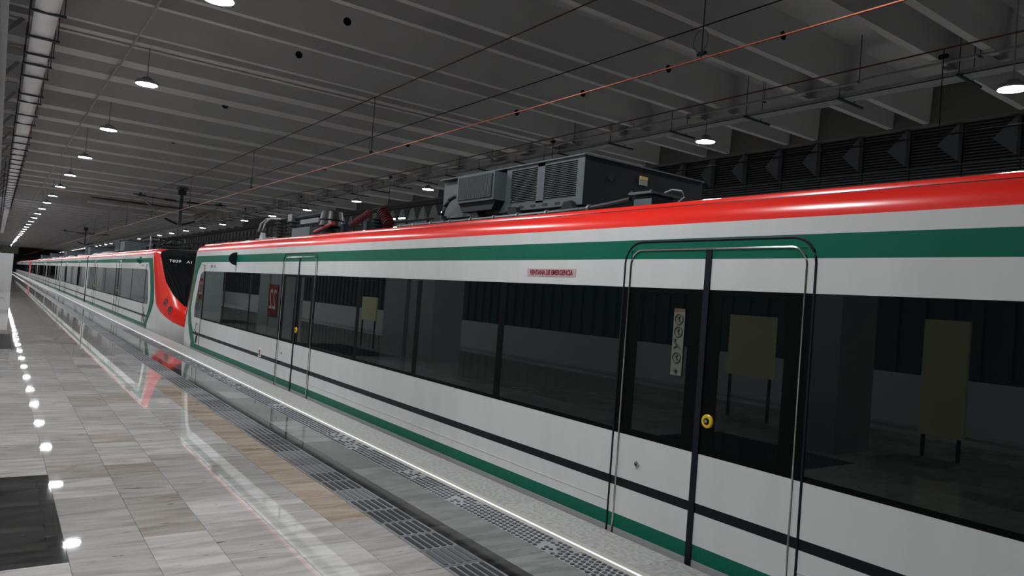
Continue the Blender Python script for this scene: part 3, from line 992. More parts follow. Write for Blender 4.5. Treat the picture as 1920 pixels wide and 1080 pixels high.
        obj('cab_side_glass', mb, GLASS, root)
        mb = MB().tube([s.P(3.98, -0.012, 0.1), s.P(3.98, -0.012, 1.98), s.P(3.7, -0.012, 2.0)], 0.007, n=6)
        obj('cab_door_trim', mb, SEAMGREY, root, smooth=True)
        mb = MB().tube([s.P(3.72, -0.03, 0.62), s.P(3.60, -0.03, 0.45), s.P(3.86, -0.03, 0.36), s.P(3.80, -0.03, 0.2)], 0.011, n=6)
        obj('cab_step_rail', mb, RUBBER, root, smooth=True)
        mb = MB(); s.ubox(mb, 3.62, 3.72, -0.008, 0.0, 0.16, 0.32)
        obj('door_handle_recess', mb, RUBBER, root)
        # coupler below the nose
        mb = MB().tube([s.P(0.9, W / 2, -0.55), s.P(0.02, W / 2, -0.55)], 0.12, n=10)
        s.ubox(mb, 0.0, 0.25, W / 2 - 0.2, W / 2 + 0.2, -0.72, -0.38)
        obj('coupler', mb, UNDER, root)
        return root

    def mirror_cam(s, u, z=2.12, mtl=None, r=0.135):
        """half-dome side camera on the cantrail stripe"""
        mb = MB()
        rows = []
        for i in range(7):
            a = math.pi * (0.5 + i / 6)      # half circle facing the cab end
            rows.append([s.P(u + r * math.cos(a) * math.cos(b) * (1 if True else 1), -0.16 * math.sin(b) * abs(math.cos(a * 0 + 0)), z + r * math.sin(a) * math.cos(b)) for b in [math.pi / 2 * k / 5 for k in range(6)]])
        for r0, r1 in zip(rows[:-1], rows[1:]):
            for k in range(5):
                mb.quad(r0[k], r0[k + 1], r1[k + 1], r1[k])
        e0 = rows[0] + rows[-1][::-1]
        mb.quad(*e0)
        return s.part('side_camera', mb, mtl or RUBBER, smooth=True)

    # ---- roof equipment
    def hvac(s, u0, detail=2):
        """air-conditioning unit, its louvred end nearest the doors; u0 = the end away from the cab"""
        e = empty('roof_air_unit', (0, 0, 0)); e.parent = s.root
        e.location = Vector(s.P(u0 - 1.3, 1.3, 2.5)) - wpos(s.root)
        F = lambda u: u0 - u            # u measured from the tall end towards the cab
        B = lambda mb, a, b, x0, x1, z0, z1, m=0: s.ubox(mb, F(a), F(b), x0, x1, z0, z1, m)
        mb = MB()
        B(mb, 0, 1.28, 0.56, 2.2, 2.63, 3.10); B(mb, 1.28, 2.7, 0.56, 2.2, 2.63, 3.08)
        B(mb, 0, 2.7, 0.60, 2.16, 2.53, 2.63, m=1)
        # frame around grilles
        for a, b, z0, z1 in ((0, 0.10, 2.63, 3.10), (0.61, 0.73, 2.69, 3.10), (1.19, 1.28, 2.63, 3.10), (0.1, 1.19, 2.63, 2.71), (0.1, 1.19, 3.065, 3.10)):
            B(mb, a, b, 0.52, 0.56, z0, z1)
        B(mb, -0.005, 0.0, 0.52, 2.2, 2.63, 3.10, m=1)
        B(mb, -0.02, 2.72, 0.50, 2.22, 3.10, 3.115)
        obj('unit_casing', mb, [STEELG, STEELD], e, merge=False)
        if detail == 2:
            for a, b in ((0.10, 0.61), (0.73, 1.19)):
                g = MB()
                B(g, a, b, 0.552, 0.556, 2.71, 3.065, m=1)
                for k in range(19):
                    z = 2.715 + k * 0.0185
                    B(g, a, b, 0.528, 0.55, z, z + 0.006)
                q = obj('louvre_grille', g, [STEELG, GRILLED], e, merge=False); q['kind'] = 'stuff'
            for k in range(6):
                g = MB(); a = 0.12 + k * 0.2
                out = [(a + 0.03 + 0.022 * math.cos(t), 2.665 + 0.014 * math.sin(t)) for t in [math.pi / 2 + math.pi * i / 5 for i in range(6)]]
                out += [(a + 0.075 + 0.022 * math.cos(t), 2.665 + 0.014 * math.sin(t)) for t in [-math.pi / 2 + math.pi * i / 5 for i in range(6)]]
                g.prism(out, 0.517, 0.525, lambda p, q, d: s.P(F(p), d, q)); obj('lifting_slot', g, INK, e)
            g = MB()
            B(g, 1.34, 2.12, 0.40, 0.56, 2.76, 3.07)
            g.prism([(1.42, 2.66), (2.04, 2.66), (2.12, 2.76), (1.34, 2.76)], 0.44, 0.56, lambda p, q, d: s.P(F(p), d, q), m=1)
            obj('condenser_box', g, [STEELG, GRILLED], e, merge=False)
            g = MB(); B(g, 1.38, 2.08, 0.392, 0.40, 2.79, 3.05, m=1)
            for k in range(28):
                a = 1.385 + k * 0.025
                B(g, a, a + 0.008, 0.384, 0.394, 2.79, 3.05)
            q = obj('condenser_grille', g, [STEELG, GRILLED], e, merge=False); q['kind'] = 'stuff'
            g = MB()
            pts = [s.P(F(2.13), 0.46, 2.86), s.P(F(2.22), 0.44, 2.86), s.P(F(2.32), 0.42, 2.82), s.P(F(2.37), 0.4, 2.74), s.P(F(2.36), 0.36, 2.62), s.P(F(2.28), 0.33, 2.55), s.P(F(2.16), 0.31, 2.535)]
            g.tube(pts, 0.026, n=8); obj('drain_hose', g, STEELD, e, smooth=True)
            g = MB(); B(g, -0.012, -0.005, 1.25, 1.36, 2.93, 3.02, m=0); B(g, -0.014, -0.012, 1.25, 1.36, 2.985, 3.02, m=1)
            obj('warning_label', g, [PAPER, YELLOW], e)
            g = MB().lathe([(0.03, 0), (0.03, 0.012)], s.P(F(0.0), 0.86, 2.93), (0, -1 if s.sgn < 0 else 1, 0), 10)
            obj('port_hole', g, INK, e)
        return e

    def roof_runs(s, u0):
        """cable, feet and junction box beside the air unit"""
        F = lambda u: u0 - u
        pts = [s.P(F(-0.84), 0.33, 2.585), s.P(F(-0.6), 0.32, 2.56), s.P(F(-0.3), 0.31, 2.535), s.P(F(0.2), 0.31, 2.53)] + [s.P(F(0.2 + k * 0.4), 0.31, 2.53) for k in range(1, 9)]
        s.part('roof_cable', MB().tube(pts, 0.024, n=8), HOSE, smooth=True)
        for a in (-0.35, 0.25, 0.72, 1.15, 1.6, 2.05, 2.5, 2.95, 3.3):
            z = 2.53 if a > -0.2 else 2.54
            s.part('cable_clamp', MB().tube([s.P(F(a - 0.012), 0.31, z), s.P(F(a + 0.012), 0.31, z)], 0.033, n=10), CLAMP)
        for a in (0.05, 0.95, 1.7, 2.55):
            mb = MB()
            s.ubox(mb, F(a), F(a + 0.2), 0.40, 0.56, 2.52, 2.58)
            mb.prism([(a, 2.58), (a + 0.2, 2.58), (a + 0.15, 2.66), (a + 0.05, 2.66)], 0.46, 0.56, lambda p, q, d: s.P(F(p), d, q))
            s.part('mounting_foot', mb, STEELD, merge=False)
        mb = MB()
        s.ubox(mb, F(-1.04), F(-0.86), 0.37, 0.62, 2.5, 2.625, m=1)
        s.ubox(mb, F(-1.05), F(-0.85), 0.36, 0.365, 2.5, 2.59)
        s.ubox(mb, F(-1.07), F(-0.81), 0.33, 0.70, 2.625, 2.645)
        for q in (-1.05, -0.83):
            mb.lathe([(0.01, 0), (0.01, 0.012)], s.P(F(q), 0.35, 2.645), (0, 0, 1), 8)
        jb = s.part('junction_box', mb, [STEELG, STEELD], merge=False)
        pts = [s.P(F(-1.06), 0.5, 2.65), s.P(F(-1.12), 0.52, 2.675), s.P(F(-1.2), 0.55, 2.66), s.P(F(-1.22), 0.56, 2.61), s.P(F(-1.15), 0.55, 2.56), s.P(F(-1.06), 0.5, 2.55)]
        obj('earth_wire', MB().tube(pts, 0.008, n=6), PIPEW, jb, smooth=True)

    def insulator(s, u, xo, z0, z1, r, m=None, axis=None, n=6, name='insulator', origin=None):
        h = z1 - z0
        prof = []
        for k in range(n):
            a = h * k / n; dz = h / n
            prof += [(r * 0.55, a), (r * 0.55, a + dz * 0.3), (r, a + dz * 0.4), (r, a + dz * 0.6), (r * 0.55, a + dz * 0.7)]
        prof.append((r * 0.55, h))
        mb = MB().lathe(prof, origin or s.P(u, xo, z0), axis or (0, 0, 1), 14)
        return s.part(name, mb, m or PORC, smooth=True)

    def switchgear(s, c):
        """high-voltage gear on the roof; c = coupling-side offset so that positions follow the photograph"""
        u = lambda y: (s.y0 - y) if s.sgn < 0 else (21.7 - y)
        X0 = 1.07
        s.insulator(u(15.9), X0, 2.55, 3.02, 0.13, n=7)
        s.insulator(u(15.0), X0, 2.55, 3.02, 0.14, n=6)
        s.insulator(u(12.9), X0, 2.55, 2.78, 0.19, n=3)
        mb = MB().lathe([(0.17, 0), (0.22, 0.03), (0.2, 0.12), (0.22, 0.15), (0.2, 0.24), (0.19, 0.3), (0.1, 0.33)], s.P(u(12.9), X0, 2.78), (0, 0, 1), 16)
        s.part('breaker_head', mb, PORC, smooth=True)
        mb = MB().tube([s.P(u(15.9), X0, 3.0), s.P(u(15.9), X0, 3.07), s.P(u(15.4), X0, 3.09), s.P(u(14.9), X0, 3.06)], 0.03, n=8)
        mb.tube([s.P(u(14.9), X0, 3.06), s.P(u(13.0), X0, 3.07)], 0.055, n=10)
        s.ubox(mb, u(15.12), u(14.86), X0 - 0.1, X0 + 0.1, 2.98, 3.14, m=1)
        s.ubox(mb, u(14.35), u(13.35), X0 - 0.09, X0 + 0.09, 2.90, 2.99, m=1)
        s.part('busbar', mb, [STEELD, CLAMP], smooth=True, merge=False)
        for q in (16.3, 16.0):
            pts = [s.P(u(15.7), X0 - 0.05, 3.08), s.P(u(q + 0.1), X0 - 0.15, 3.1), s.P(u(q + 0.35), X0 - 0.2, 3.0), s.P(u(q + 0.42), X0 - 0.22, 2.82)]
            s.part('flexible_lead', MB().tube(pts, 0.022, n=6), PIPEW, smooth=True)
        mb = MB(); s.ubox(mb, u(14.62), u(13.6), X0 - 0.16, X0 + 0.2, 2.53, 2.82)
        s.part('control_box', mb, STEELG)
        a = Vector(s.P(u(13.35), X0 - 0.14, 2.70)); b = Vector(s.P(u(12.45), X0 - 0.14, 2.83))
        s.part('red_sleeve', MB().tube([a, b], 0.038, n=10), BRIGHTRED, smooth=True)
        a = Vector(s.P(u(11.95), X0, 2.80)); b = Vector(s.P(u(11.2), X0, 2.98))
        s.insulator(0, 0, 0, (b - a).length, 0.062, PORCR, (b - a), n=9, origin=a, name='red_insulator')
        a = Vector(s.P(u(10.75), X0, 2.96)); b = Vector(s.P(u(10.45), X0, 2.74))
        s.insulator(0, 0, 0, (b - a).length, 0.095, PORCR, (b - a), n=7, origin=a, name='red_insulator')
        pts = [s.P(u(11.2), X0, 2.98), s.P(u(11.05), X0, 3.02), s.P(u(10.85), X0, 3.02), s.P(u(10.7), X0, 2.95)]
        s.part('jumper', MB().tube(pts, 0.012, n=6), INK, smooth=True)
        s.insulator(u(10.85), X0, 2.55, 2.86, 0.13, STEELD, n=6)
        for q in (12.35, 11.35):
            mb = MB(); s.ubox(mb, u(q), u(q - 0.14), X0 - 0.05, X0 + 0.05, 2.55, 2.82)
            s.part('support_stand', mb, STEELD)
        for q in (16.2, 15.6, 15.3):
            pts = [s.P(u(q + 0.5), X0 - 0.3, 2.53), s.P(u(q + 0.35), X0 - 0.3, 2.62), s.P(u(q), X0 - 0.25, 2.63), s.P(u(q - 0.3), X0 - 0.2, 2.55)]
            s.part('roof_hose', MB().tube(pts, 0.03, n=6), HOSE, smooth=True)

    def pantograph(s, uc):
        e = empty('pantograph', (0, 0, 0)); e.parent = s.root
        e.location = Vector(s.P(uc, W / 2, 2.56)) - wpos(s.root)
        for du in (-0.7, 0.7):
            for xo in (0.85, 2.1):
                h = 0.2
                prof = []
                for k in range(3):
                    a = h * k / 3; prof += [(0.05, a), (0.09, a + 0.03), (0.05, a + 0.05)]
                obj('foot_insulator', MB().lathe(prof, s.P(uc + du, xo, 2.56), (0, 0, 1), 10), PORC, e, smooth=True)
        mb = MB()
        for xo in (0.85, 2.1): s.ubox(mb, uc - 0.8, uc + 0.8, xo - 0.04, xo + 0.04, 2.76, 2.82)
        for du in (-0.8, 0.0, 0.75): s.ubox(mb, uc + du, uc + du + 0.07, 0.8, 2.15, 2.76, 2.83)
        obj('base_frame', mb, UNDER, e, merge=False)
        mb = MB().tube([s.P(uc + 0.75, 1.47, 2.86), s.P(uc - 0.75, 1.47, 2.98)], 0.06, n=8)
        mb.tube([s.P(uc - 0.75, 1.2, 2.98), s.P(uc + 0.7, 1.0, 3.08)], 0.03, n=8).tube([s.P(uc - 0.75, 1.75, 2.98), s.P(uc + 0.7, 1.95, 3.08)], 0.03, n=8)
        obj('arm', mb, UNDER, e, smooth=True)
        for du in (0.55, 0.85):
            pts = [s.P(uc + du, 0.55, 2.9), s.P(uc + du, 0.62, 3.04), s.P(uc + du, 0.85, 3.13), s.P(uc + du, 1.47, 3.14), s.P(uc + du, 2.1, 3.13), s.P(uc + du, 2.32, 3.04), s.P(uc + du, 2.4, 2.9)]
            obj('collector_bow', MB().tube(pts, 0.025, n=6), UNDER, e, smooth=True)
        mb = MB(); s.ubox(mb, uc - 0.4, uc + 0.2, 1.2, 1.75, 2.6, 2.9)
        obj('drive_box', mb, STEELD, e)
        for xo in (0.7, 1.0, 1.9):
            pts = [s.P(uc - 0.8, xo, 2.6), s.P(uc - 0.9, xo, 2.95), s.P(uc - 0.75, xo, 3.08), s.P(uc - 0.4, xo + 0.1, 3.0)]
            obj('lead', MB().tube(pts, 0.03, n=6), PIPEW if xo == 0.7 else HOSE, e, smooth=True)
        return e

    def dome(s, u, xo=0.75):
        prof = [(0.3 * math.cos(t), 0.14 * math.sin(t)) for t in [math.pi / 2 * k / 6 * 0.97 for k in range(7)]]
        mb = MB().lathe([(0.3, -0.05)] + prof, s.P(u, xo, 2.56), (0, 0, 1), 16)
        s.part('roof_dome', mb, GALV, smooth=True)

# ---- near train
t1 = Train('commuter_train', 21.7, -1, 'near white train with green band, red roof edge and dark windows filling the right')
doorsA = [21.7 - 11.36, 21.7 - 3.23, 21.7 + 4.9]
t1.body(3.1, 33.5, doorsA, band_end=0.9)
t1.lining(3.2, 33.5, doorsA)
t1.windows(4.0, 33.05, doorsA, 1.9)
for d in doorsA: t1.door(d, 2)
t1.nose()
t1.mirror_cam(6.62, 2.11, RUBBER)
t1.hvac(16.5, 2); t1.roof_runs(16.5); t1.switchgear(0)
mb = MB().prism([(6.05, 2.55), (6.4, 2.55), (6.28, 2.72), (6.2, 2.72)], 0.55, 0.62, lambda p, q, d: t1.P(p, d, q))
t1.part('antenna_fin', mb, GALV)
# lettering and stickers
pl = MB(); t1.ubox(pl, 21.7 - 5.275, 21.7 - 4.6, -0.003, 0.002, 1.905, 1.972)
plate = t1.part('emergency_plate', pl, PINK); plate['label'] = 'pink plate with red lettering above the window'
tx = text_mb('VENTANA DE EMERGENCIA', 0.06, lambda p, q, d: (D - 0.005 + d * -1, 4.937 - p, 1.9385 + q), sx=0.80, bold=0.0016)
obj('lettering', tx, DKRED, plate)
for body, yy in (('T027', 17.1), ('A2', 16.8)):
    tx = text_mb(body, 0.085, lambda p, q, d: (D - 0.003 - d, yy - p, 1.95 + q), bold=0.001)
    t1.part('car_number', tx, SEAMGREY)
mb = MB(); t1.ubox(mb, 21.7 - 13.13, 21.7 - 12.99, -0.006, 0.0, 0.35, 0.50, m=0); t1.ubox(mb, 21.7 - 13.105, 21.7 - 13.015, -0.010, -0.004, 0.375, 0.475, m=1); t1.ubox(mb, 21.7 - 13.075, 21.7 - 13.05, -0.012, -0.008, 0.41, 0.44, m=0)
a_ = t1.part('emergency_release', mb, [LETTER, DKRED], merge=False); a_['label'] = 'small red emergency release in a white frame'
# pictogram sticker on the near door glass
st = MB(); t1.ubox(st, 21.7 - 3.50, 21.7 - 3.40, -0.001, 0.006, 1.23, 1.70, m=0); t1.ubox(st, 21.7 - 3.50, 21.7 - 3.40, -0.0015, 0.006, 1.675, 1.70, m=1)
stk = t1.part('pictogram_sticker', st, [mat('sticker_paper_dimmed', (0.12, 0.13, 0.11), 0.6, spec=0.2), mat('sticker_head', (0.11, 0.07, 0.035), 0.6, spec=0.2)], merge=False); stk['label'] = 'vertical pale sticker with prohibition pictograms'  # sticker colours darkened to stand in for dimming by the tinted glass
for k, zc in enumerate((1.625, 1.535, 1.355)):
    m_ = MB(); yc = 3.45
    ring = [(D - 0.003, yc + 0.036 * math.cos(t), zc + 0.036 * math.sin(t)) for t in [2 * math.pi * i / 18 for i in range(18)]]
    m_.tube(ring, 0.0035, n=4, closed=True)
    m_.tube([(D - 0.003, yc + 0.025, zc + 0.025), (D - 0.003, yc - 0.025, zc - 0.025)], 0.003, n=4)
    m_.tube([(D - 0.003, yc - 0.008, zc + 0.02), (D - 0.003, yc + 0.004, zc), (D - 0.003, yc - 0.006, zc - 0.018)], 0.005, n=4)
    obj('pictogram', m_, INK, stk)
m_ = MB()
m_.box(D - 0.004, D - 0.002, 3.465, 3.485, 1.465, 1.485); m_.tube([(D - 0.003, 3.475, 1.462), (D - 0.003, 3.45, 1.44), (D - 0.003, 3.48, 1.42)], 0.006, n=4); m_.tube([(D - 0.003, 3.45, 1.44), (D - 0.003, 3.42, 1.415)], 0.004, n=4)
obj('pictogram', m_, INK, stk)
m_ = MB().tube([(D - 0.003, 3.47, 1.275), (D - 0.003, 3.45, 1.262), (D - 0.003, 3.435, 1.255)], [0.006, 0.014, 0.004], n=6); obj('pictogram', m_, INK, stk)
# saloon fittings seen through the glass
def saloon(tr, spots):
    for kind, y, x, w_, z0, z1 in spots:
        u = (tr.y0 - y) if tr.sgn < 0 else (y - tr.y0)
        if kind == 'partition':
            mb = MB(); tr.ubox(mb, u - w_ / 2, u + w_ / 2, x, x + 0.05, z0, z1); tr.part('partition', mb, CREAM)
        elif kind == 'pole':
            tr.part('grab_pole', MB().tube([tr.P(u, x, 0.02), tr.P(u, x, 2.12)], 0.02, n=8), CHROME, smooth=True)
        else:
            mb = MB(); tr.ubox(mb, u - 0.22, u + 0.22, x, x + 0.45, 0.38, 0.48); tr.ubox(mb, u + 0.16, u + 0.24, x, x + 0.45, 0.45, 1.12)
            tr.ubox(mb, u - 0.05, u + 0.05, x + 0.15, x + 0.3, 0.02, 0.38)
            sm = tr.part('seat', mb, SEATG, merge=False)
saloon(t1, [('partition', 9.75, 1.9, 0.5, 1.35, 1.75), ('partition', 2.9, 2.4, 0.45, 0.4, 1.62), ('partition', 2.2, 2.3, 0.3, 0.35, 1.55), ('partition', 6.7, 2.4, 0.4, 0.9, 1.6),
            ('pole', 3.6, 1.0, 0, 0, 0), ('pole', 2.4, 0.9, 0, 0, 0), ('pole', 10.2, 1.0, 0, 0, 0)] +
       [('seat', y, x, 0, 0, 0) for y in (5.0, 5.9, 6.8, 7.7, 8.6, 9.5, 1.6, 0.7, 13.4, 14.3) for x in (0.2, 2.2)])

mb = MB()
for a, b in interval_minus(4.1, 33.0, [(d - 0.8, d + 0.8) for d in doorsA]):
    t1.ubox(mb, a, b, -0.003, 0.002, 0.204, 0.210)
t1.part('side_bead', mb, WHITE, merge=False)['kind'] = 'stuff'

# ---- second train, nose towards the near one
t2 = Train('commuter_train', 21.7, 1, 'second white train with black windshield and red nose panel, coupled behind the near train')
cars = [(3.1, 22.2, [10.34, 18.47], 0.9), (22.7, 40.6, [27.0, 36.2], None), (41.1, 59.0, [45.4, 54.6], None), (59.5, 77.4, [63.8, 73.0], None), (77.9, 97.0, [81.6, 89.7], None)]
for k, (a, b, ds, be) in enumerate(cars):
    t2.body(a, b, ds, band_end=be, mirror_end=0.9 if k == 4 else None)
    t2.windows(a + (0.9 if be else 0.45), b - (0.9 if k == 4 else 0.45), ds, 3.0 if k == 0 else 7.0)
    if k < 2: t2.lining(a, b, ds)
    for d in ds: t2.door(d, 1 if k == 0 else 0)
    if k < 4:
        mb = MB(); t2.ubox(mb, b, b + 0.5, 0.25, W - 0.25, -0.4, 2.35)
        t2.part('gangway_bellows', mb, RUBBER)
t2.nose()
t2.mirror_cam(5.15, 2.13, mat('camera_green', (0.0, 0.10, 0.06), 0.3), r=0.12)
t2.hvac(16.5, 1)
t2.pantograph(9.0)
for u in (19.5, 21.5): t2.dome(u)
for k, u in enumerate((30.5, 48.0, 66.5, 85.0)):
    t2.hvac(u, 1); t2.dome(u + 4); t2.dome(u - 5.5)
def front_text(tr, body, xo, z, size):
    """white characters on the glossy black above the windshield"""
    x0 = D + xo
    zt = z
    ut = tr.npt(z, math.pi / 2)[0]
    sl = (tr.npt(z + 0.08, math.pi / 2)[0] - tr.npt(z - 0.08, math.pi / 2)[0]) / 0.16
    def fn(p, q, d):
        xx = xo + p
        # follow the curved front
        t = math.acos(max(-1, min(1, math.copysign(abs((W / 2 - xx) / (W / 2)) ** (1 / 0.62), W / 2 - xx))))
        u_ = tr.npt(z + q, t, 0.06)[0]
        return (D + xx, tr.y0 + tr.sgn * (u_ - d), z + q)
    tx = text_mb(body, size, fn, depth=0.004, shear=0.25, sx=1.25)
    tr.part('car_number', tx, LETTER)
front_text(t2, 'T029', 0.46, 2.13, 0.115)
front_text(t2, 'A1', 0.84, 2.13, 0.115)
for body, yy in (('T029', 26.55), ('A1', 26.28)):
    tx = text_mb(body, 0.075, lambda p, q, d: (D - 0.003 - d, yy - p, 1.95 + q))
    t2.part('car_number', tx, SEAMGREY)
# far cab of the second train and the third train beyond
t3 = Train('commuter_train', 121.7, 1, 'distant third train with a red nose, furthest along the platform')
t3.nose()
t3.body(3.1, 92.0, [10.3, 18.5], band_end=0.9)
t3.windows(4.0, 91.5, [10.3, 18.5], 12)
for d in (10.3, 18.5): t3.door(d, 0)
class Mirror(Train):
    def __init__(s, base, ystart, sgn):
        s.y0, s.sgn, s.root = ystart, sgn, base.root
tb = Mirror(t2, 121.7, -1)
tb.nose()

# ------------------------------------------------------------------ overhead line
def wire(mb, pts, r): mb.tube(pts, r, n=5)
ol = empty('overhead_line', (5.4, 40, 4.15))
mb = MB(); wire(mb, [(5.4, yy, 4.15) for yy in (Y0, 40, 100, YF)], 0.009); obj('contact_wire', mb, COPPER, ol, smooth=True)
mb = MB(); wire(mb, [(5.4, yy, zz) for yy, zz in ((Y0, 5.24), (12, 5.21), (25, 5.2), (39, 5.45), (60, 5.22), (100, 5.2), (YF, 5.2))], 0.010); obj('messenger_wire', mb, BRONZE, ol, smooth=True)
for k in range(-1, 9):
    yy = 4.7 + 7.6 * k
    zt = 5.215 if yy < 26 else 5.3
    mb = MB().tube([(5.4, yy, 4.15), (5.4, yy, zt)], 0.006, n=5).tube([(5.4, yy - 0.05, 4.2), (5.4, yy + 0.05, 4.2)], 0.02, n=6)
    loop = [(5.4, yy + 0.02 + 0.09 * math.sin(t), 4.33 + 0.11 * math.cos(t)) for t in [2 * math.pi * i / 12 for i in range(12)]]
    mb.tube(loop, 0.004, n=4, closed=True)
    obj('dropper', mb, WIRE, ol)
tag(ol, 'copper contact wire with dark carrier wire above the near trains', 'overhead wire')
ol2 = empty('overhead_line', (9.2, 40, 4.08))
mb = MB(); wire(mb, [(9.2, yy, 4.08) for yy in (Y0, 40, 100, YF)], 0.013); obj('contact_wire', mb, WIRE, ol2, smooth=True)
mb = MB(); wire(mb, [(9.2, yy, zz) for yy, zz in ((Y0, 5.2), (6, 5.14), (20, 5.12), (39, 5.4), (60, 5.15), (YF, 5.15))], 0.012); obj('messenger_wire', mb, BRONZE, ol2, smooth=True)
for k in range(-1, 7):
    yy = 4.2 + 7.6 * k
    mb = MB().tube([(9.2, yy, 4.08), (9.2, yy, 5.14)], 0.006, n=5).tube([(9.2, yy - 0.05, 5.05), (9.2, yy + 0.05, 5.05)], 0.03, n=6)
    obj('dropper', mb, WIRE, ol2)
tag(ol2, 'dark contact and carrier wire above the far track by the louvred wall', 'overhead wire')
mb = MB(); wire(mb, [(7.6, yy, 5.62) for yy in (Y0, 20, 60, YF)], 0.009)
o = obj('feeder_wire', mb, WIRE, smooth=True); tag(o, 'thin dark feeder wire strung under the beams between both overhead lines', 'cable')

# suspended support carrying both lines
def catenary_support(y, label):
    e = empty('catenary_support', (7.27, y, 4.15))
    mb = MB().box(7.2, 7.34, y - 0.07, y + 0.07, 4.2, 6.1); mb.box(7.05, 7.5, y - 0.2, y + 0.2, 6.05, 6.12)
    obj('drop_post', mb, STEELG, e, merge=False)
    mb = MB().box(7.1, 7.45, y - 0.12, y + 0.12, 5.75, 6.0); obj('bracket', mb, STRUT, e)
    for sx in (-1, 1):
        mb = MB().tube([(7.27 + sx * 0.05, y, 5.42), (7.27 + sx * 1.95, y, 5.46)], 0.03, n=8); obj('top_tube', mb, STEELG, e, smooth=True)
        prof = []
        for k in range(6):
            a = 0.09 * k; prof += [(0.04, a), (0.075, a + 0.03), (0.04, a + 0.06)]
        obj('insulator', MB().lathe(prof, (7.27 + sx * 0.25, y, 5.425), (sx, 0, 0.01), 10), PORC, e, smooth=True)
        mb = MB().tube([(7.27 + sx * 0.1, y, 4.28), (7.27 + sx * 0.7, y, 4.5)], 0.05, n=8, m=1).tube([(7.27 + sx * 0.7, y, 4.5), (7.27 + sx * 1.75, y, 5.36)], 0.032, n=8)
        obj('strut', mb, [GALV, PORC], e, smooth=True)
        mb = MB().tube([(7.27 + sx * 1.6, y, 5.5), (7.27 + sx * 2.15, y, 5.5)], 0.03, n=6).box(7.27 + sx * 1.85 - 0.05, 7.27 + sx * 1.85 + 0.05, y - 0.05, y + 0.05, 5.44, 5.6)
        obj('wire_clamp', mb, STRUT, e)
    tag(e, label, 'support', 'overhead line supports')
catenary_support(39, 'nearest overhead line support with two arms hanging above the coupled cabs')
catenary_support(86, 'further overhead line support hanging small above the second train')

# ------------------------------------------------------------------ services under the ceiling
# foil clad tray on the left
tr = empty('cable_tray', (0.35, 60, 5.5))
mb = MB()
ys = [2.0]
while ys[-1] < 110: ys.append(ys[-1] + 0.55)
rr_ = random.Random(5)
prev = None
for yy in ys:
    b = 0.03 * rr_.random()
    ring = [(0.19, yy, 5.62), (0.19, yy, 5.52), (0.25, yy, 5.495 - b), (0.35, yy, 5.49 - b * 1.3), (0.45, yy, 5.495 - b), (0.51, yy, 5.52), (0.51, yy, 5.62)]
    if prev:
        for k in range(7):
            mb.quad(prev[k], prev[(k + 1) % 7], ring[(k + 1) % 7], ring[k])
    prev = ring
obj('foil_wrapping', mb, FOIL, tr, smooth=True)
for k, yy in enumerate([9.2, 10.6, 12.0, 13.0, 14.5, 15.7, 16.5, 17.6, 19.5, 20.4, 22.2, 23.6, 26.0] + [27.5 + 1.5 * i for i in range(24)]):
    mb = MB().box(0.12, 0.60, yy - 0.025, yy + 0.025, 5.44, 5.475)
    mb.box(0.14, 0.155, yy - 0.008, yy + 0.008, 5.475, 6.1); mb.box(0.565, 0.58, yy - 0.008, yy + 0.008, 5.475, 6.1)
    obj('hanger', mb, STRUT, tr, merge=False)
tag(tr, 'silver foil wrapped cable tray running under the beams at the left', 'cable tray')
# steel edge girder with slanted braces left of the tray
gd = empty('edge_girder', (-0.2, 28, 5.2))
obj('girder', MB().box(-0.30, -0.22, 2, 54.6, 5.2, 5.93).box(-0.36, -0.12, 2, 54.6, 5.45, 5.55).box(-0.36, -0.16, 2, 54.6, 5.93, 5.97), GALV, gd, merge=False)
for k in range(13):
    yy = 11.5 + 3.3 * k
    mb = MB().tube([(-0.16, yy, 5.5), (0.06, yy + 0.45, 5.9)], 0.05, n=4)
    obj('brace', mb, GALV, gd)
    mb = MB().tube([(-0.14, yy + 1.2, 5.56), (-0.08, yy + 1.2, 5.62), (0.1, yy + 1.2, 5.62)], 0.018, n=6)
    obj('conduit', mb, PIPEW, gd, smooth=True)
tag(gd, 'galvanised steel edge girder with slanted braces at the upper left', 'girder')
# conduit above the left lamps
mb = MB().tube([(1.78, yy, 5.93) for yy in (4, 14, 16.9)] + [(1.74, 17.0, 5.9), (1.74, 18, 5.93)] + [(1.72, yy, 5.93) for yy in (30, 60, 130)], 0.022, n=6)
o = obj('conduit_pipe', mb, PIPEW, smooth=True); tag(o, 'thin grey conduit running above the left row of lamps', 'conduit')
# right: conduit and cable tray
cp = empty('conduit_pipe', (11.9, 20, 6.0))
mb = MB().tube([(11.9, yy, zz) for yy, zz in ((Y0, 5.95), (6.6, 5.95), (7.0, 5.92), (7.6, 5.955), (16, 5.965), (40, 5.96), (120, 5.95))], 0.026, n=8); obj('pipe', mb, PIPEW, cp, smooth=True)
for k in range(22):
    yy = 3.0 + 1.9 * k
    obj('hanger_rod', MB().tube([(11.9, yy, 5.95), (11.9, yy, 6.75)], 0.008, n=5).box(11.86, 11.94, yy - 0.02, yy + 0.02, 5.91, 5.935), STRUT, cp)
tag(cp, 'pale conduit pipe hung from the ceiling beside the right tray', 'conduit')
ct = empty('cable_tray', (12.4, 20, 5.78))
mb = MB().box(12.2, 12.5, Y0, 140, 5.80, 5.812).box(12.2, 12.21, Y0, 140, 5.80, 5.88).box(12.49, 12.5, Y0, 140, 5.80, 5.88)
obj('tray', mb, GALV, ct, merge=False)
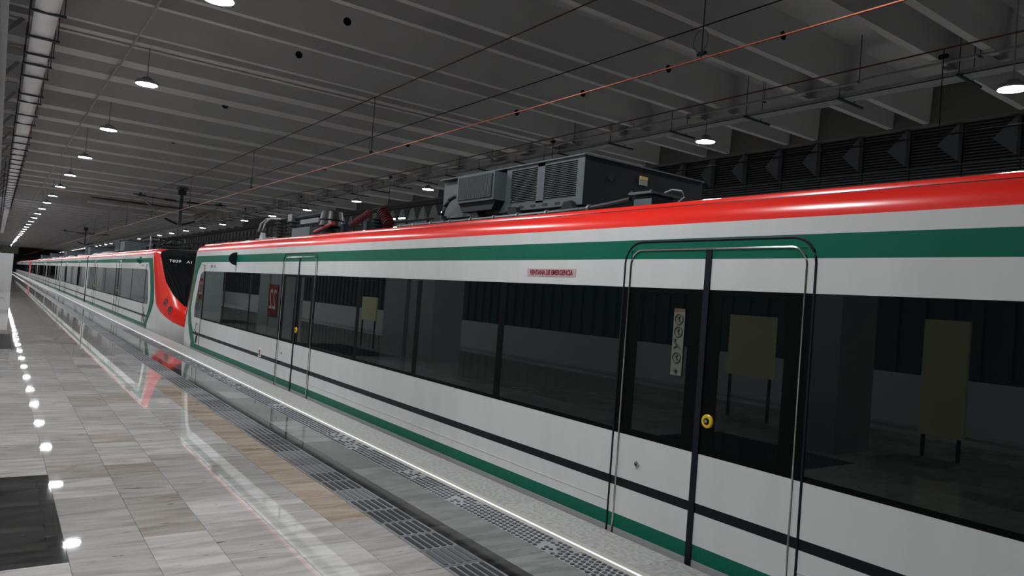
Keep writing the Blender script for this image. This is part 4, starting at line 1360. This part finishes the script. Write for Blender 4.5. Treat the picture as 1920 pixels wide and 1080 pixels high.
for k in range(30):
    yy = 3.3 + 2.0 * k
    mb = MB().box(12.1, 12.95, yy - 0.02, yy + 0.02, 5.765, 5.80)
    mb.tube([(12.15, yy, 5.78), (12.15, yy, 6.75)], 0.008, n=5).tube([(12.66, yy, 5.78), (12.66, yy, 6.75)], 0.008, n=5)
    obj('hanger', mb, STRUT, ct, merge=False)
tag(ct, 'galvanised cable tray on thin hangers along the right side', 'cable tray')

# ------------------------------------------------------------------ pendant lamps
def lamp_meshes():
    rod = MB().tube([(0, 0, 0.14), (0, 0, 1.45)], 0.012, n=6).tube([(0, 0, 1.42), (0, 0, 1.45)], 0.05, n=10)
    hous = MB().lathe([(0.187, 0.006), (0.197, -0.004), (0.205, 0.03), (0.19, 0.06), (0.12, 0.085), (0.085, 0.10), (0.08, 0.13), (0.03, 0.15)], (0, 0, 0), (0, 0, 1), 20)
    lens = MB(); lens.quad(*[(0.186 * math.cos(2 * math.pi * q / 20), 0.186 * math.sin(2 * math.pi * q / 20), 0.002) for q in range(20)])
    lm_ = lens.mesh('lens', LENS)
    if lm_.polygons[0].normal.z > 0:
        lm_.flip_normals()
    return rod.mesh('rod', PIPEW, True), hous.mesh('housing', LAMPB, True), lm_
RM, HM, LM = lamp_meshes()
def lamp(x, y, z, label, grp):
    e = empty('pendant_lamp', (x, y, z))
    link('rod', RM, e); link('housing', HM, e); link('lens', LM, e)
    tag(e, label, 'lamp', grp)
LY = [-6.8, -1.2, 4.4, 10.0, 15.5, 21.3, 27.3, 33.1, 38.4, 43.7, 48.8] + [54.4 + 5.6 * k for k in range(26)]
for k, yy in enumerate(LY):
    if k < 2:
        continue
    if k < 3:  # unseen lamp, row carried on above the frame for its light
        lamp(2.1, yy, 5.3, 'unseen pendant lamp added for light, continuing the left row just above the view', 'added lamps of the left row out of view')
    elif k < 18:
        lamp(2.1, yy, 5.3, 'glowing pendant lamp over the platform, %s from the top left edge of the picture' % ordinal(k - 3), 'left row of pendant lamps')
    else:
        lamp(2.1, yy, 5.3, 'tiny distant pendant lamp at the far end of the left row', 'far lamps of the left row')
names = {2: 'large glowing pendant lamp cut by the right edge of the picture', 3: 'glowing pendant lamp above the red roof edge, beside the dark louvred wall'}
for k, yy in enumerate(LY):
    if k < 2: lab, g = 'unseen pendant lamp added for light, continuing the right row behind the viewer', 'added lamps of the right row out of view'  # unseen lamps, row carried on behind the camera to light the hall
    elif k in names: lab, g = names[k], 'right row of pendant lamps'
    elif k < 14: lab, g = 'glowing pendant lamp over the far track, %s in the right row from the right edge' % ordinal(k - 2), 'right row of pendant lamps'
    else: lab, g = 'tiny distant pendant lamp at the far end of the right row', 'far lamps of the right row'
    lamp(11.8, yy + (0.6 if k >= 5 else 0), 5.3, lab, g)
for k, yy in enumerate(LY[1:14]):  # unseen row added to light the hidden side of the platform
    lamp(-4.1, yy, 5.3, 'unseen pendant lamp added for light over the hidden far side of the platform', 'added platform lamps out of view')

# ------------------------------------------------------------------ hanging display board
db = empty('display_board', (0.42, 38, 2.28))
obj('frame', MB().box(0.12, 0.76, 37.94, 38.06, 2.13, 2.43), INK, db)
obj('screen', MB().box(0.16, 0.72, 37.935, 37.94, 2.18, 2.39), SCREEN, db)
obj('hanger_bar', MB().box(0.0, 0.80, 37.97, 38.03, 2.56, 2.60).box(0.18, 0.20, 37.98, 38.02, 2.43, 2.56).box(0.68, 0.70, 37.98, 38.02, 2.43, 2.56).box(0.01, 0.04, 37.98, 38.02, 2.6, 6.05), STRUT, db, merge=False)
tag(db, 'small black display board hanging over the platform at the far left', 'display')
